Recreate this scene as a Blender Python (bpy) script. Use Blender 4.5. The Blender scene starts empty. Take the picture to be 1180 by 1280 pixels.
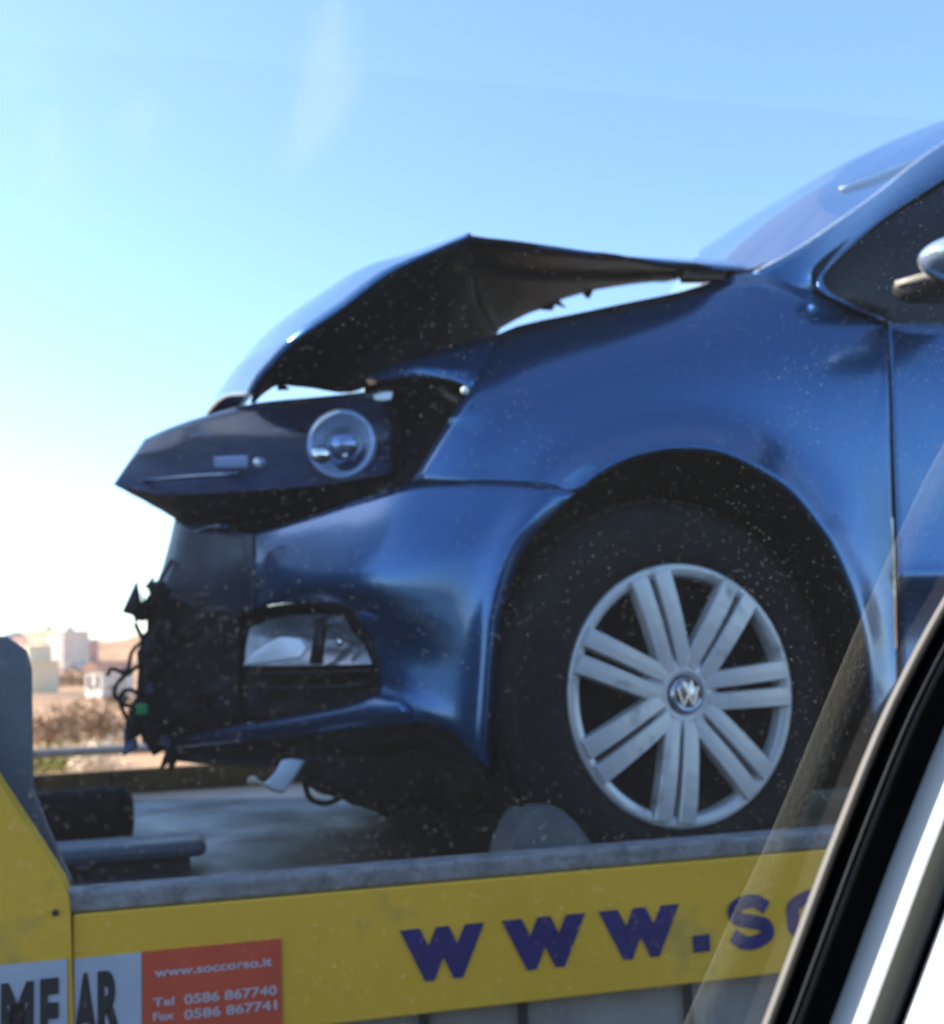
import bpy, bmesh, math, random
from mathutils import Vector, Matrix, noise
random.seed(7)
SC = bpy.context.scene
COL = SC.collection
# ------------------------------------------------------------------ camera, sky, sun, exposure
YAW = math.radians(14.5); PITCH = math.atan(.12); ROLL = math.radians(2.2); FPX = 1500.0
CAM = Vector((0, 0, 1.3))
_F0 = Vector((math.sin(YAW), math.cos(YAW), 0)); _R0 = Vector((math.cos(YAW), -math.sin(YAW), 0)); _Z = Vector((0, 0, 1))
_F = _F0*math.cos(PITCH) + _Z*math.sin(PITCH); _U = _Z*math.cos(PITCH) - _F0*math.sin(PITCH)
UP = _U*math.cos(ROLL) + _R0*math.sin(ROLL); RT = _R0*math.cos(ROLL) - _U*math.sin(ROLL)
cd = bpy.data.cameras.new('camera'); cam = bpy.data.objects.new('camera', cd); COL.objects.link(cam)
M = Matrix((RT, UP, -_F)).transposed().to_4x4(); M.translation = CAM
cam.matrix_world = M
cd.sensor_fit = 'VERTICAL'; cd.sensor_height = 24; cd.lens = 24*FPX/1280
cd.clip_start = .01; cd.clip_end = 6000
cd.dof.use_dof = True; cd.dof.focus_distance = .72; cd.dof.aperture_fstop = cd.lens/1000/.0042
SC.camera = cam
SUN_AZ = (-.895, .446); SUN_EL = math.radians(33)
w = bpy.data.worlds.new('World'); SC.world = w; w.use_nodes = True
nt = w.node_tree; bg = nt.nodes['Background']; sky = nt.nodes.new('ShaderNodeTexSky')
sky.sky_type = 'NISHITA'; sky.sun_disc = False; sky.sun_elevation = SUN_EL
sky.sun_rotation = math.atan2(SUN_AZ[0], SUN_AZ[1]); sky.air_density = 1.0; sky.dust_density = .6; sky.ozone_density = 4.2
bg.inputs['Strength'].default_value = .12
nt.links.new(sky.outputs[0], bg.inputs[0])
sl = bpy.data.lights.new('sun', 'SUN'); sl.energy = 3.5; sl.angle = math.radians(.5); sl.color = (1, .93, .82)
so = bpy.data.objects.new('sun', sl); COL.objects.link(so)
sd = Vector((SUN_AZ[0]*math.cos(SUN_EL), SUN_AZ[1]*math.cos(SUN_EL), math.sin(SUN_EL)))
so.rotation_euler = sd.to_track_quat('Z', 'Y').to_euler(); so.location = (-20, 10, 20)
vs = SC.view_settings; vs.view_transform = 'Standard'; vs.look = 'None'; vs.gamma = 1; vs.use_curve_mapping = False
vs.exposure = 1.68
SC.cycles.max_bounces = 10; SC.cycles.transparent_max_bounces = 24

# ------------------------------------------------------------------ helpers
def ray(px, py): return _F + RT*((px-590)/FPX) + UP*((640-py)/FPX)
def P(px, py, y):                      # point of the place at depth y seen along a sight line
    d = ray(px, py); return CAM + d*(y/d.y)
FLOOR = .925
def PZ(px, py, z):
    d = ray(px, py); return CAM + d*((z-CAM.z)/d.z)

def V(n, t): return n.nodes.new(t)
def mat(name, col, rough=.5, metal=0, coat=0, spec=.5, var=.0, scale=20, bump=0, bscale=60, dirt=None, dirt_amt=0, dscale=6, emit=None, coatr=.03):
    m = bpy.data.materials.new(name); m.use_nodes = True; t = m.node_tree; b = t.nodes['Principled BSDF']
    b.inputs['Base Color'].default_value = (*col, 1); b.inputs['Roughness'].default_value = rough
    b.inputs['Metallic'].default_value = metal; b.inputs['Coat Weight'].default_value = coat
    b.inputs['Coat Roughness'].default_value = coatr; b.inputs['Specular IOR Level'].default_value = spec
    tc = V(t, 'ShaderNodeTexCoord'); src = None
    if var or dirt:
        n = V(t, 'ShaderNodeTexNoise'); n.inputs['Scale'].default_value = scale; n.inputs['Detail'].default_value = 6
        t.links.new(tc.outputs['Object'], n.inputs['Vector'])
        r = V(t, 'ShaderNodeValToRGB'); r.color_ramp.elements[0].position = .3; r.color_ramp.elements[1].position = .7
        r.color_ramp.elements[0].color = (*[max(0, c*(1-var)) for c in col], 1); r.color_ramp.elements[1].color = (*[c*(1+var) for c in col], 1)
        t.links.new(n.outputs['Fac'], r.inputs['Fac']); src = r.outputs['Color']
        if dirt:
            n2 = V(t, 'ShaderNodeTexNoise'); n2.inputs['Scale'].default_value = dscale; n2.inputs['Detail'].default_value = 9; n2.inputs['Roughness'].default_value = .65
            t.links.new(tc.outputs['Object'], n2.inputs['Vector'])
            r2 = V(t, 'ShaderNodeValToRGB'); r2.color_ramp.elements[0].position = .62-dirt_amt*.3; r2.color_ramp.elements[1].position = .72
            t.links.new(n2.outputs['Fac'], r2.inputs['Fac'])
            mx = V(t, 'ShaderNodeMix'); mx.data_type = 'RGBA'; mx.inputs['B'].default_value = (*dirt, 1)
            t.links.new(r2.outputs['Color'], mx.inputs['Factor']); t.links.new(src, mx.inputs['A']); src = mx.outputs['Result']
            ra = V(t, 'ShaderNodeMath'); ra.operation = 'MULTIPLY_ADD'; ra.inputs[1].default_value = .3; ra.inputs[2].default_value = rough; ra.use_clamp = True
            t.links.new(r2.outputs['Color'], ra.inputs[0]); t.links.new(ra.outputs[0], b.inputs['Roughness'])
        t.links.new(src, b.inputs['Base Color'])
    if bump:
        nb = V(t, 'ShaderNodeTexNoise'); nb.inputs['Scale'].default_value = bscale; nb.inputs['Detail'].default_value = 5
        t.links.new(tc.outputs['Object'], nb.inputs['Vector'])
        bp = V(t, 'ShaderNodeBump'); bp.inputs['Strength'].default_value = bump; bp.inputs['Distance'].default_value = .004
        t.links.new(nb.outputs['Fac'], bp.inputs['Height']); t.links.new(bp.outputs['Normal'], b.inputs['Normal'])
    if emit: b.inputs['Emission Color'].default_value = (*emit, 1); b.inputs['Emission Strength'].default_value = 1
    return m

def schlick(t, f0, k=1.0):
    lw = V(t, 'ShaderNodeLayerWeight'); lw.inputs['Blend'].default_value = .5
    pw = V(t, 'ShaderNodeMath'); pw.operation = 'POWER'; pw.inputs[1].default_value = 5; t.links.new(lw.outputs['Facing'], pw.inputs[0])
    ma = V(t, 'ShaderNodeMath'); ma.operation = 'MULTIPLY_ADD'; ma.inputs[1].default_value = (1-f0)*k; ma.inputs[2].default_value = f0*k; ma.use_clamp = True
    t.links.new(pw.outputs[0], ma.inputs[0]); return ma
def glass_mat(name, tint, f0=.06, gl=1.0, rough=0.0):
    m = bpy.data.materials.new(name); m.use_nodes = True; t = m.node_tree; t.nodes.clear()
    o = V(t, 'ShaderNodeOutputMaterial'); tr = V(t, 'ShaderNodeBsdfTransparent'); tr.inputs[0].default_value = (*tint, 1)
    g = V(t, 'ShaderNodeBsdfGlossy'); g.inputs['Roughness'].default_value = rough; g.inputs[0].default_value = (gl, gl, gl, 1)
    fr = schlick(t, f0)
    mx = V(t, 'ShaderNodeMixShader'); t.links.new(fr.outputs[0], mx.inputs[0]); t.links.new(tr.outputs[0], mx.inputs[1]); t.links.new(g.outputs[0], mx.inputs[2])
    t.links.new(mx.outputs[0], o.inputs[0]); return m

def link(name, bm, m, parent=None, smooth=True, world=True):
    me = bpy.data.meshes.new(name); bmesh.ops.recalc_face_normals(bm, faces=bm.faces) if not smooth else None
    bm.to_mesh(me); bm.free()
    if smooth:
        for p_ in me.polygons: p_.use_smooth = True
    o = bpy.data.objects.new(name, me); COL.objects.link(o)
    if m: me.materials.append(m)
    if parent:
        o.parent = parent
    return o
def rebase(o, org):                    # put a mesh object's origin at org
    o.data.transform(Matrix.Translation(-Vector(org)))
    for c in o.children:
        pass
    o.location = Vector(org)
def tag(o, label, cat, group=None):
    o['label'] = label; o['category'] = cat
    if group: o['group'] = group
def root(name, loc, label, cat, group=None):
    o = bpy.data.objects.new(name, None); o.empty_display_size = .1; COL.objects.link(o); tag(o, label, cat, group); o['base'] = list(loc)
    o.location = loc
    return o
def part(name, bm, m, parent, smooth=True):   # bm holds world coordinates
    top = parent; off = Vector((0, 0, 0)); q = parent
    while q is not None: off += q.location; q = q.parent
    bmesh.ops.translate(bm, verts=bm.verts, vec=-off)
    return link(name, bm, m, parent, smooth)
def struct(name, bm, m, smooth=False):
    o = link(name, bm, m, None, smooth); o['kind'] = 'structure'; return o

def cr(p0, p1, p2, p3, t):
    return .5*((2*p1) + (-p0+p2)*t + (2*p0-5*p1+4*p2-p3)*t*t + (-p0+3*p1-3*p2+p3)*t*t*t)
def spline(pts, n):
    out = []; k = len(pts)
    for i in range(k-1):
        a = pts[i-1] if i else pts[0]*2-pts[1]; d = pts[i+2] if i+2 < k else pts[-1]*2-pts[-2]
        for j in range(n): out.append(cr(a, pts[i], pts[i+1], d, j/n))
    out.append(pts[-1]); return out
def sheet(bm, rows, nu=5, nv=5, lin=False):
    """rows of control points (Vectors, or (px,py,y)) -> smooth grid"""
    R = [[q if isinstance(q, Vector) else P(*q) for q in r] for r in rows]
    if lin: nu = nv = 1
    R = [spline(r, nu) for r in R]
    cols = [spline([r[i] for r in R], nv) for i in range(len(R[0]))]
    vs_ = [[bm.verts.new(q) for q in c] for c in cols]
    for i in range(len(vs_)-1):
        for j in range(len(vs_[0])-1):
            bm.faces.new((vs_[i][j], vs_[i+1][j], vs_[i+1][j+1], vs_[i][j+1]))
    return vs_
def solid(o, th, off=0):
    m = o.modifiers.new('thick', 'SOLIDIFY'); m.thickness = th; m.offset = off; return o
def box(bm, x0, x1, y0, y1, z0, z1, bev=0):
    b = bmesh.new(); bmesh.ops.create_cube(b, size=1)
    for v in b.verts: v.co = Vector((x0+(x1-x0)*(v.co.x+.5), y0+(y1-y0)*(v.co.y+.5), z0+(z1-z0)*(v.co.z+.5)))
    if bev: bmesh.ops.bevel(b, geom=b.edges[:], offset=bev, segments=2, affect='EDGES', profile=.5)
    merge(bm, b)
def merge(bm, b):
    me = bpy.data.meshes.new('tmp'); b.to_mesh(me); b.free(); bm.from_mesh(me); bpy.data.meshes.remove(me)
def tube(bm, pts, r, seg=8, caps=True):
    pts = [q if isinstance(q, Vector) else Vector(q) for q in pts]; rings = []
    n = len(pts)
    for i, q in enumerate(pts):
        t = (pts[min(i+1, n-1)]-pts[max(i-1, 0)]).normalized()
        a = t.cross(Vector((0, 0, 1)));  a = a if a.length > .05 else t.cross(Vector((1, 0, 0))); a.normalize(); b = t.cross(a)
        rr = r[i] if isinstance(r, (list, tuple)) else r
        rings.append([bm.verts.new(q+(a*math.cos(k*2*math.pi/seg)+b*math.sin(k*2*math.pi/seg))*rr) for k in range(seg)])
    for A, B in zip(rings, rings[1:]):
        for k in range(seg): bm.faces.new((A[k], A[(k+1) % seg], B[(k+1) % seg], B[k]))
    if caps: bm.faces.new(rings[0]); bm.faces.new(rings[-1][::-1])
def prism(bm, poly, y0, y1):           # polygon of (x,z) world, extruded in y
    a = [bm.verts.new((x, y0, z)) for x, z in poly]; b = [bm.verts.new((x, y1, z)) for x, z in poly]
    bm.faces.new(a); bm.faces.new(b[::-1])
    for i in range(len(a)): bm.faces.new((a[i], a[i-1], b[i-1], b[i]))
def prismP(bm, pix, y0, dy):           # outline met at depth y0, real thickness dy
    q = [P(x, y, y0) for x, y in pix]; prism(bm, [(v.x, v.z) for v in q], y0, y0+dy)
def lathe(bm, prof, mtx, seg=48, closed=False):   # prof: (radius, axial)
    rings = [[bm.verts.new(mtx @ Vector((r*math.cos(k*2*math.pi/seg), a, r*math.sin(k*2*math.pi/seg)))) for k in range(seg)] for r, a in prof]
    if closed: rings.append(rings[0])
    for A, B in zip(rings, rings[1:]):
        for k in range(seg): bm.faces.new((A[k], A[(k+1) % seg], B[(k+1) % seg], B[k]))
def ball(bm, c, r, s=(1, 1, 1), u=14, v=10, mtx=None):
    b = bmesh.new(); bmesh.ops.create_uvsphere(b, u_segments=u, v_segments=v, radius=r)
    for q in b.verts:
        k = Vector((q.co.x*s[0], q.co.y*s[1], q.co.z*s[2])); q.co = (mtx @ k if mtx else k)+Vector(c)
    merge(bm, b)

# ------------------------------------------------------------------ materials
paint = bpy.data.materials.new('blue_paint'); paint.use_nodes = True
t = paint.node_tree; b = t.nodes['Principled BSDF']
b.inputs['Base Color'].default_value = (.015, .099, .250, 1); b.inputs['Metallic'].default_value = .75; b.inputs['Roughness'].default_value = .32
b.inputs['Coat Weight'].default_value = 1; b.inputs['Coat Roughness'].default_value = .16
tc = V(t, 'ShaderNodeTexCoord'); n1 = V(t, 'ShaderNodeTexNoise'); n1.inputs['Scale'].default_value = 7; n1.inputs['Detail'].default_value = 8
t.links.new(tc.outputs['Object'], n1.inputs['Vector'])
mr = V(t, 'ShaderNodeMapRange'); mr.inputs['From Min'].default_value = .45; mr.inputs['From Max'].default_value = .75; mr.inputs['To Min'].default_value = .27; mr.inputs['To Max'].default_value = .38
t.links.new(n1.outputs['Fac'], mr.inputs['Value']); t.links.new(mr.outputs[0], b.inputs['Roughness'])
n2 = V(t, 'ShaderNodeTexNoise'); n2.inputs['Scale'].default_value = 9; n2.inputs['Detail'].default_value = 2
t.links.new(tc.outputs['Object'], n2.inputs['Vector'])
bp = V(t, 'ShaderNodeBump'); bp.inputs['Strength'].default_value = .05; bp.inputs['Distance'].default_value = .015
t.links.new(n2.outputs['Fac'], bp.inputs['Height']); t.links.new(bp.outputs[0], b.inputs['Normal']); t.links.new(bp.outputs[0], b.inputs['Coat Normal'])

black = mat('black_plastic', (.012, .013, .016), .55, var=.3, bump=.3, dirt=(.05, .05, .055), dirt_amt=.1, dscale=14)
blackg = mat('gloss_black', (.010, .012, .018), .16, coat=.3)
bay = mat('near_black_metal', (.005, .0065, .011), .75, spec=.2, var=.4, bump=.5)  # one near-black tone for bay, gaps, liner and underside
rubber = mat('tyre_rubber', (.007, .0075, .009), .8, spec=.25, var=.3, scale=30, bump=.3, dirt=(.016, .015, .015), dirt_amt=.2, dscale=9)
silver = mat('wheel_silver', (.53, .54, .56), .4, metal=.3, coat=.2, var=.05, dirt=(.16, .15, .15), dirt_amt=.15, dscale=11)
chrome = mat('chrome', (.75, .77, .8), .12, metal=1)
chromed = mat('tarnished_chrome', (.4, .42, .46), .25, metal=1)
yellow = mat('yellow_paint', (.90, .49, .028), .5, var=.08, scale=5, dirt=(.5, .33, .06), dirt_amt=.12, dscale=5, bump=.1, bscale=30)
galv = mat('galvanised_rail', (.25, .245, .25), .6, var=.25, scale=45, bump=.6, bscale=120, dirt=(.11, .105, .10), dirt_amt=.45, dscale=28)
greyp = mat('grey_painted_steel', (.13, .155, .19), .55, var=.12, scale=9, dirt=(.07, .07, .075), dirt_amt=.2, bump=.2)
deckm = mat('deck_steel', (.05, .06, .078), .42, metal=.35, var=.35, scale=6, bump=.5, bscale=40, dirt=(.035, .033, .035), dirt_amt=.7, dscale=4)
navy = mat('navy_lettering', (.018, .015, .14), .5, var=.2, scale=30)
inkm = mat('black_lettering', (.012, .015, .025), .5)
whites = mat('white_sticker', (.50, .54, .62), .45, var=.05, dirt=(.4, .42, .47), dirt_amt=.2)
orange = mat('orange_sticker', (.72, .085, .035), .45, var=.08)
pinkl = mat('pale_lettering', (.62, .50, .52), .5)
clear = glass_mat('clear_lens', (.82, .86, .9))
wind = glass_mat('windscreen_glass', (.50, .62, .80), f0=.1)
frost = mat('pale_plastic', (.80, .84, .88), .4, var=.1)

# ------------------------------------------------------------------ ground and far country
def hgt(x, y):
    d = math.hypot(x, y); nz = noise.noise(Vector((x*.004, y*.004, 3)))
    n3 = noise.noise(Vector((x*.03, y*.03, 1)))
    if y < 11: return -.02
    e = min(1, (y-11)/25)
    h = -3.2*e*e*(3-2*e)
    if d > 50: h += n3*.6*min(1, (d-50)/60)
    if d > 90: h += (d-90)*.0085*(1+.4*nz)
    if d > 500: h += (d-500)*.028*(1+1.3*nz) + 3*n3
    return h
bm = bmesh.new(); ys = [-30, 0, 8, 11, 14, 18, 24, 32, 42, 55, 70, 90, 115, 145, 180, 220, 270, 330, 400, 480, 560, 650, 760, 880, 1000, 1150, 1350, 1600, 2000]
xs_ = [-1, -.8, -.65, -.55] + [-.5+.02*i for i in range(51)] + [.6, .8, 1]
G = []
for y in ys:
    G.append([bm.verts.new((x_*(60+abs(y))*1.6, y, hgt(x_*(60+abs(y))*1.6, y)-.01)) for x_ in xs_])
for A, B in zip(G, G[1:]):
    for i in range(len(A)-1): bm.faces.new((A[i], A[i+1], B[i+1], B[i]))
tan = mat('dry_hillside', (.44, .24, .12), .95, var=.45, scale=.03, dirt=(.22, .14, .07), dirt_amt=.4, dscale=.02)
struct('ground', bm, tan, True)
bm = bmesh.new(); box(bm, -120, 120, -30, 8.2, -.2, .0)
asph = mat('asphalt', (.055, .055, .058), .85, var=.2, scale=8, bump=.6, bscale=200)
struct('road', bm, asph)
wl = mat('road_paint', (.7, .7, .68), .7, var=.1)
bm = bmesh.new(); box(bm, -120, 120, 6.9, 7.05, -.02, .004); box(bm, -120, 120, 1.25, 1.37, -.02, .004)
struct('road_marking', bm, wl)
# distant hill masses
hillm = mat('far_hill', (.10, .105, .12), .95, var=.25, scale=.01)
for k, (x0, x1, y0, H, s) in enumerate([(-420, -60, 1500, 60, 1), (-100, 380, 900, 37, 2), (-1500, -330, 1700, 40, 3)]):
    bm = bmesh.new(); R = []
    for j in range(9):
        row = []
        for i in range(41):
            u = i/40; v = j/8; x = x0+(x1-x0)*u; y = y0+v*300
            h = H*math.sin(math.pi*u)**.6*math.sin(math.pi*min(1, v*.5+.02))*(1+.25*noise.noise(Vector((u*9, v*3, s))))
            row.append(bm.verts.new((x, y, h-4)))
        R.append(row)
    for A, B in zip(R, R[1:]):
        for i in range(40): bm.faces.new((A[i], A[i+1], B[i+1], B[i]))
    struct('hill', bm, hillm, True)
# buildings of the far town
bpk = mat('pink_render', (.72, .42, .34), .8, var=.1, scale=.2)
bcr = mat('cream_render', (.80, .66, .46), .8, var=.1, scale=.2)
bwh = mat('white_render', (.80, .68, .58), .8, var=.1, scale=.2)
roofm = mat('roof_tile', (.30, .15, .11), .9, var=.2, scale=1)
winm = mat('dark_pane', (.05, .06, .08), .2)
def house(px, py_base, d, wid, hei, dep, m, label, rot, floors, cols, gable=False, group='buildings of the far hillside town'):
    c = P(px, py_base, d); z0 = c.z-3
    r = root('apartment_building', (c.x, c.y, z0), label, 'building', group)
    mt = Matrix.Translation((c.x, c.y, 0)) @ Matrix.Rotation(rot, 4, 'Z')
    bm = bmesh.new(); box(bm, -wid/2, wid/2, -dep/2, dep/2, z0, c.z+hei); bm.transform(mt); part('wall', bm, m, r, False)
    bm = bmesh.new(); top = c.z+hei
    if gable:
        prism(bm, [(-wid/2-.5, top), (wid/2+.5, top), (0, top+wid*.25)], -dep/2-.5, dep/2+.5)
    else:
        box(bm, -wid/2-.3, wid/2+.3, -dep/2-.3, dep/2+.3, top, top+.6); box(bm, -wid*.15, wid*.15, -2, 2, top+.6, top+3)
    bm.transform(mt); part('roof', bm, roofm if gable else m, r, False)
    first = None; fh = hei/floors; cw = wid/cols
    for i in range(floors):
        for j in range(cols):
            if first is None:
                b2 = bmesh.new(); box(b2, -cw*.22, cw*.22, -.12, .1, -fh*.25, fh*.25); first = link('window', b2, winm, r, False); o = first
            else:
                o = first.copy(); COL.objects.link(o)
            q = mt @ Vector((-wid/2+cw*(j+.5), -dep/2, c.z+fh*(i+.55)))
            o.location = q-Vector(r.location); o.rotation_euler = (0, 0, rot)
    return r
house(37, 842, 620, 11, 17, 12, bpk, 'narrow pale pink tower block left of the taller cream block on the far hillside', -.95, 6, 3)
house(58, 846, 600, 12, 21, 12, bcr, 'tall cream tower block in the middle of the far town', -.9, 7, 3)
house(84, 846, 580, 16, 20, 13, bwh, 'broad white apartment block right of the cream tower in the far town', -1.0, 7, 4)
house(103, 836, 640, 10, 14, 12, bpk, 'smaller pink block at the right end of the far town', -.95, 5, 2)
house(137, 870, 180, 4.4, 3.8, 5, bwh, 'small white gabled house on the tan slope beside the car nose', -1.0, 1, 2, True, None)
house(47, 893, 210, 4.6, 8.2, 5, bcr, 'slim sunlit cream house standing at the foot of the far town', -1.0, 3, 1, False, None)
house(75, 852, 700, 60, 3.5, 14, bpk, 'long low pink terrace below the far tower blocks', -.8, 1, 6, False, None)
# shrubs on the slope
twig = mat('winter_twigs', (.27, .17, .09), .9, var=.4, scale=3)
leafm = mat('olive_leaves', (.10, .10, .03), .8, var=.4, scale=8)
ylm = mat('yellow_leaves', (.30, .30, .06), .8, var=.3, scale=8)
def shrub(px, py, d, s, m, label, leaf=.12, n=500):
    c = P(px, py, d)
    r = root('shrub', c, label, 'shrub', 'shrubs on the slope behind the guardrail')
    rnd = random.Random(px*7+d); bm = bmesh.new()
    for k in range(n):
        a = Vector((rnd.gauss(0, .42), rnd.gauss(0, .42), abs(rnd.gauss(.45, .3))))*s; l = leaf*s
        e1 = Vector((rnd.uniform(-1, 1), rnd.uniform(-1, 1), rnd.uniform(-1, 1))).normalized()*l; e2 = Vector((rnd.uniform(-1, 1), rnd.uniform(-1, 1), rnd.uniform(-1, 1))).normalized()*l*.6
        q = c+a; bm.faces.new([bm.verts.new(q-e1), bm.verts.new(q+e2), bm.verts.new(q+e1), bm.verts.new(q-e2)])
    part('crown', bm, m, r, False)
    bm = bmesh.new()
    for k in range(5):
        tube(bm, [c-Vector((0, 0, .5)), c+Vector((rnd.gauss(0, .1), 0, .3))*s, c+Vector((rnd.gauss(0, .4), rnd.gauss(0, .3), .8))*s], [.04*s, .03*s, .01*s], 5)
    part('trunk', bm, twig, r)
shrub(50, 966, 11.5, .22, ylm, 'yellow-green shrub low behind the guardrail at the left')
shrub(75, 964, 12, .22, ylm, 'second yellow-green shrub behind the guardrail, right of the brightest one')
shrub(116, 968, 11, .25, bcr, 'pale dry shrub behind the guardrail nearest the car nose')
for k, (px, py, d, s, lab) in enumerate([(60, 930, 62, 1.6, 'bare brown shrub on the slope left above the guardrail'), (96, 925, 80, 2.2, 'bare brown shrub in the middle of the tan slope'), (130, 925, 70, 2.0, 'bare brown shrub on the slope close to the wrecked bumper'),
                                   (112, 880, 260, 7, 'dark bare thicket below the grey hill'), (82, 878, 280, 7, 'dark bare thicket below the white apartment block'), (150, 900, 150, 3.5, 'rounded brown thicket right of the small white house')]):
    shrub(px, py, d, s, twig, lab, .10, 450)
# guardrail
galvr = mat('guardrail_steel', (.20, .19, .18), .6, metal=.4, var=.2, scale=12)
gr = root('guardrail', (-2, 8.5, 0), 'grey steel guardrail along the far road edge behind the flatbed', 'guardrail')
bm = bmesh.new(); prof = [(8.5, .80), (8.47, .79), (8.455, .77), (8.47, .75), (8.5, .74)]
ra = [[bm.verts.new((x, y, z)) for y, z in prof] for x in (-30, 30)]
for i in range(4): bm.faces.new((ra[0][i], ra[0][i+1], ra[1][i+1], ra[1][i]))
solid(part('rail', bm, galvr, gr, False), .006)
first = None
for k in range(16):
    x = -29.1+k*4
    if first is None:
        bm = bmesh.new(); box(bm, -.05, .05, 8.52, 8.62, 0, .78); first = part('post', bm, galvr, gr, False); o = first; base = Vector(o.location)
    else: o = first.copy(); COL.objects.link(o)
    o.location = base+Vector((x, 0, 0))

# ------------------------------------------------------------------ tow truck
TT = root('tow_truck', (1.5, 2.7, 0), 'yellow flatbed recovery truck with grey deck rail and navy web address lettering', 'truck')
PZ0, PZ1 = .854, 1.012; YP = 1.55
bm = bmesh.new(); box(bm, P(89, 1130, YP).x+.002, 6.2, YP, YP+.05, PZ0, PZ1, .002); part('side_panel', bm, yellow, TT, False)
bm = bmesh.new(); box(bm, -.55, 6.2, YP+.004, YP+.052, PZ1+.001, PZ1+.026, .005); part('edge_rail', bm, galv, TT, False)
bm = bmesh.new(); box(bm, -.6, 6.2, YP+.054, 3.9, FLOOR-.06, FLOOR); deck = part('deck', bm, deckm, TT, False)
bm = bmesh.new(); box(bm, -.6, 6.2, 3.902, 3.95, FLOOR-.09, FLOOR+.07, .004); part('far_rail', bm, mat('shaded_yellow_paint', (.20, .115, .03), .7, var=.4, scale=14, dirt=(.05, .035, .025), dirt_amt=.5, dscale=7), TT, False)  # yellow rail; its shade is mixed into this dark brown
bm = bmesh.new(); box(bm, -.5, 6.2, YP+.055, YP+.085, FLOOR+.001, PZ1+.01, .003); part('rail_inner_face', bm, greyp, TT, False)
# grey end plate and yellow gusset on the near edge
bm = bmesh.new(); prismP(bm, [(-160, 780), (8, 796), (30, 812), (37, 835), (39, 985), (58, 1035), (88, 1102), (88, 1125), (-160, 1125)], 1.64, .03); part('end_plate', bm, greyp, TT, False)
bm = bmesh.new(); prismP(bm, [(-200, 700), (-170, 695), (-2, 978), (40, 1042), (79, 1103), (86, 1125), (88, 1150), (92, 1290), (94, 1325), (-200, 1340)], YP-.006, .05)
gus = part('gusset_plate', bm, yellow, TT, False)
bm = bmesh.new(); c = P(69, 1141, YP-.008); ball(bm, c, .004, (1, .5, 1)); part('bolt', bm, black, TT)
# frame under the deck
lgrey = mat('light_grey_frame', (.30, .285, .26), .6, var=.25, scale=7, dirt=(.2, .19, .185), dirt_amt=.4)
bm = bmesh.new(); box(bm, -.5, 6.2, 1.575, 1.60, .50, PZ0-.004, .004); part('side_guard', bm, lgrey, TT, False)
bm = bmesh.new(); box(bm, -2.6, 6.0, 2.25, 2.4, .60, FLOOR-.065); box(bm, -2.6, 6.0, 3.1, 3.25, .60, FLOOR-.065); part('chassis_beam', bm, black, TT, False)
first = None
for px in (842, 640, 520, 1010):
    x = P(px, 1250, 1.62).x
    bm = bmesh.new(); box(bm, x-.006, x+.006, 1.569, 1.574, .52, PZ0-.004); part('guard_bracket', bm, black, TT, False)
# headboard and cab (unseen at left; cab sized for shade, whitened for its reflection)
bm = bmesh.new(); box(bm, -.66, -.605, 1.56, 3.94, FLOOR-.06, 1.75, .01); part('headboard', bm, greyp, TT, False)
cabm = bmesh.new(); prism(cabm, [(-2.75, .55), (-.85, .55), (-.85, 2.62), (-1.0, 2.68), (-2.1, 2.68), (-2.72, 1.7)], 1.65, 3.9)
bmesh.ops.bevel(cabm, geom=cabm.edges[:], offset=.05, segments=3, affect='EDGES')
cab = part('cab', cabm, mat('white_cab_paint', (.72, .74, .76), .35, coat=.6), TT, False)
bm = bmesh.new(); prism(bm, [(-2.3, 1.55), (-1.35, 1.55), (-1.35, 2.2), (-1.95, 2.2)], 1.64, 1.66); part('cab_window', bm, blackg, cab, False)
def truck_wheel(x, y):
    bm = bmesh.new(); m = Matrix.Translation((x, y, .4))
    lathe(bm, [(.24, 0), (.36, -.01), (.40, .03), (.40, .21), (.36, .24), (.24, .24)], m, 40); wv = part('truck_wheel', bm, rubber, TT)
    bm = bmesh.new(); lathe(bm, [(.001, .05), (.1, .03), (.18, .08), (.24, .02), (.25, .0)], m, 32); part('rim', bm, greyp, wv)
for x in (-1.9, 4.4):
    for y in (1.72, 3.6): truck_wheel(x, y)
# stickers and lettering on the near faces
def text_obj(ch, font_off=0, ext=.0006):
    cu = bpy.data.curves.new('t', 'FONT'); cu.body = ch; cu.offset = font_off; cu.extrude = 0; cu.resolution_u = 5
    o = bpy.data.objects.new('t', cu); COL.objects.link(o)
    me = bpy.data.meshes.new_from_object(o.evaluated_get(bpy.context.evaluated_depsgraph_get())); bpy.data.objects.remove(o); bpy.data.curves.remove(cu)
    return me
def letter(name, ch, x0, x1, z0, z1, y, m, parent, off=.03, shear=0):
    bpy.context.view_layer.update()
    me = text_obj(ch, off); vv = [v.co for v in me.vertices]
    ax, bx_ = min(v.x for v in vv), max(v.x for v in vv); ay, by = min(v.y for v in vv), max(v.y for v in vv)
    bm = bmesh.new(); bm.from_mesh(me); bpy.data.meshes.remove(me)
    for v in bm.verts:
        u = (v.co.x-ax)/(bx_-ax); w_ = (v.co.y-ay)/(by-ay)
        v.co = Vector((x0+u*(x1-x0)+shear*w_, y, z0+w_*(z1-z0)))
    return part(name, bm, m, parent, False)
sp = [o for o in TT.children if o.name.startswith('side_panel')][0]
def px_x(px, py, y=YP): return P(px, py, y).x
zb = P(521, 1227.6, YP).z; zt = P(498, 1163, YP).z
YL = YP-.0015
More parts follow.
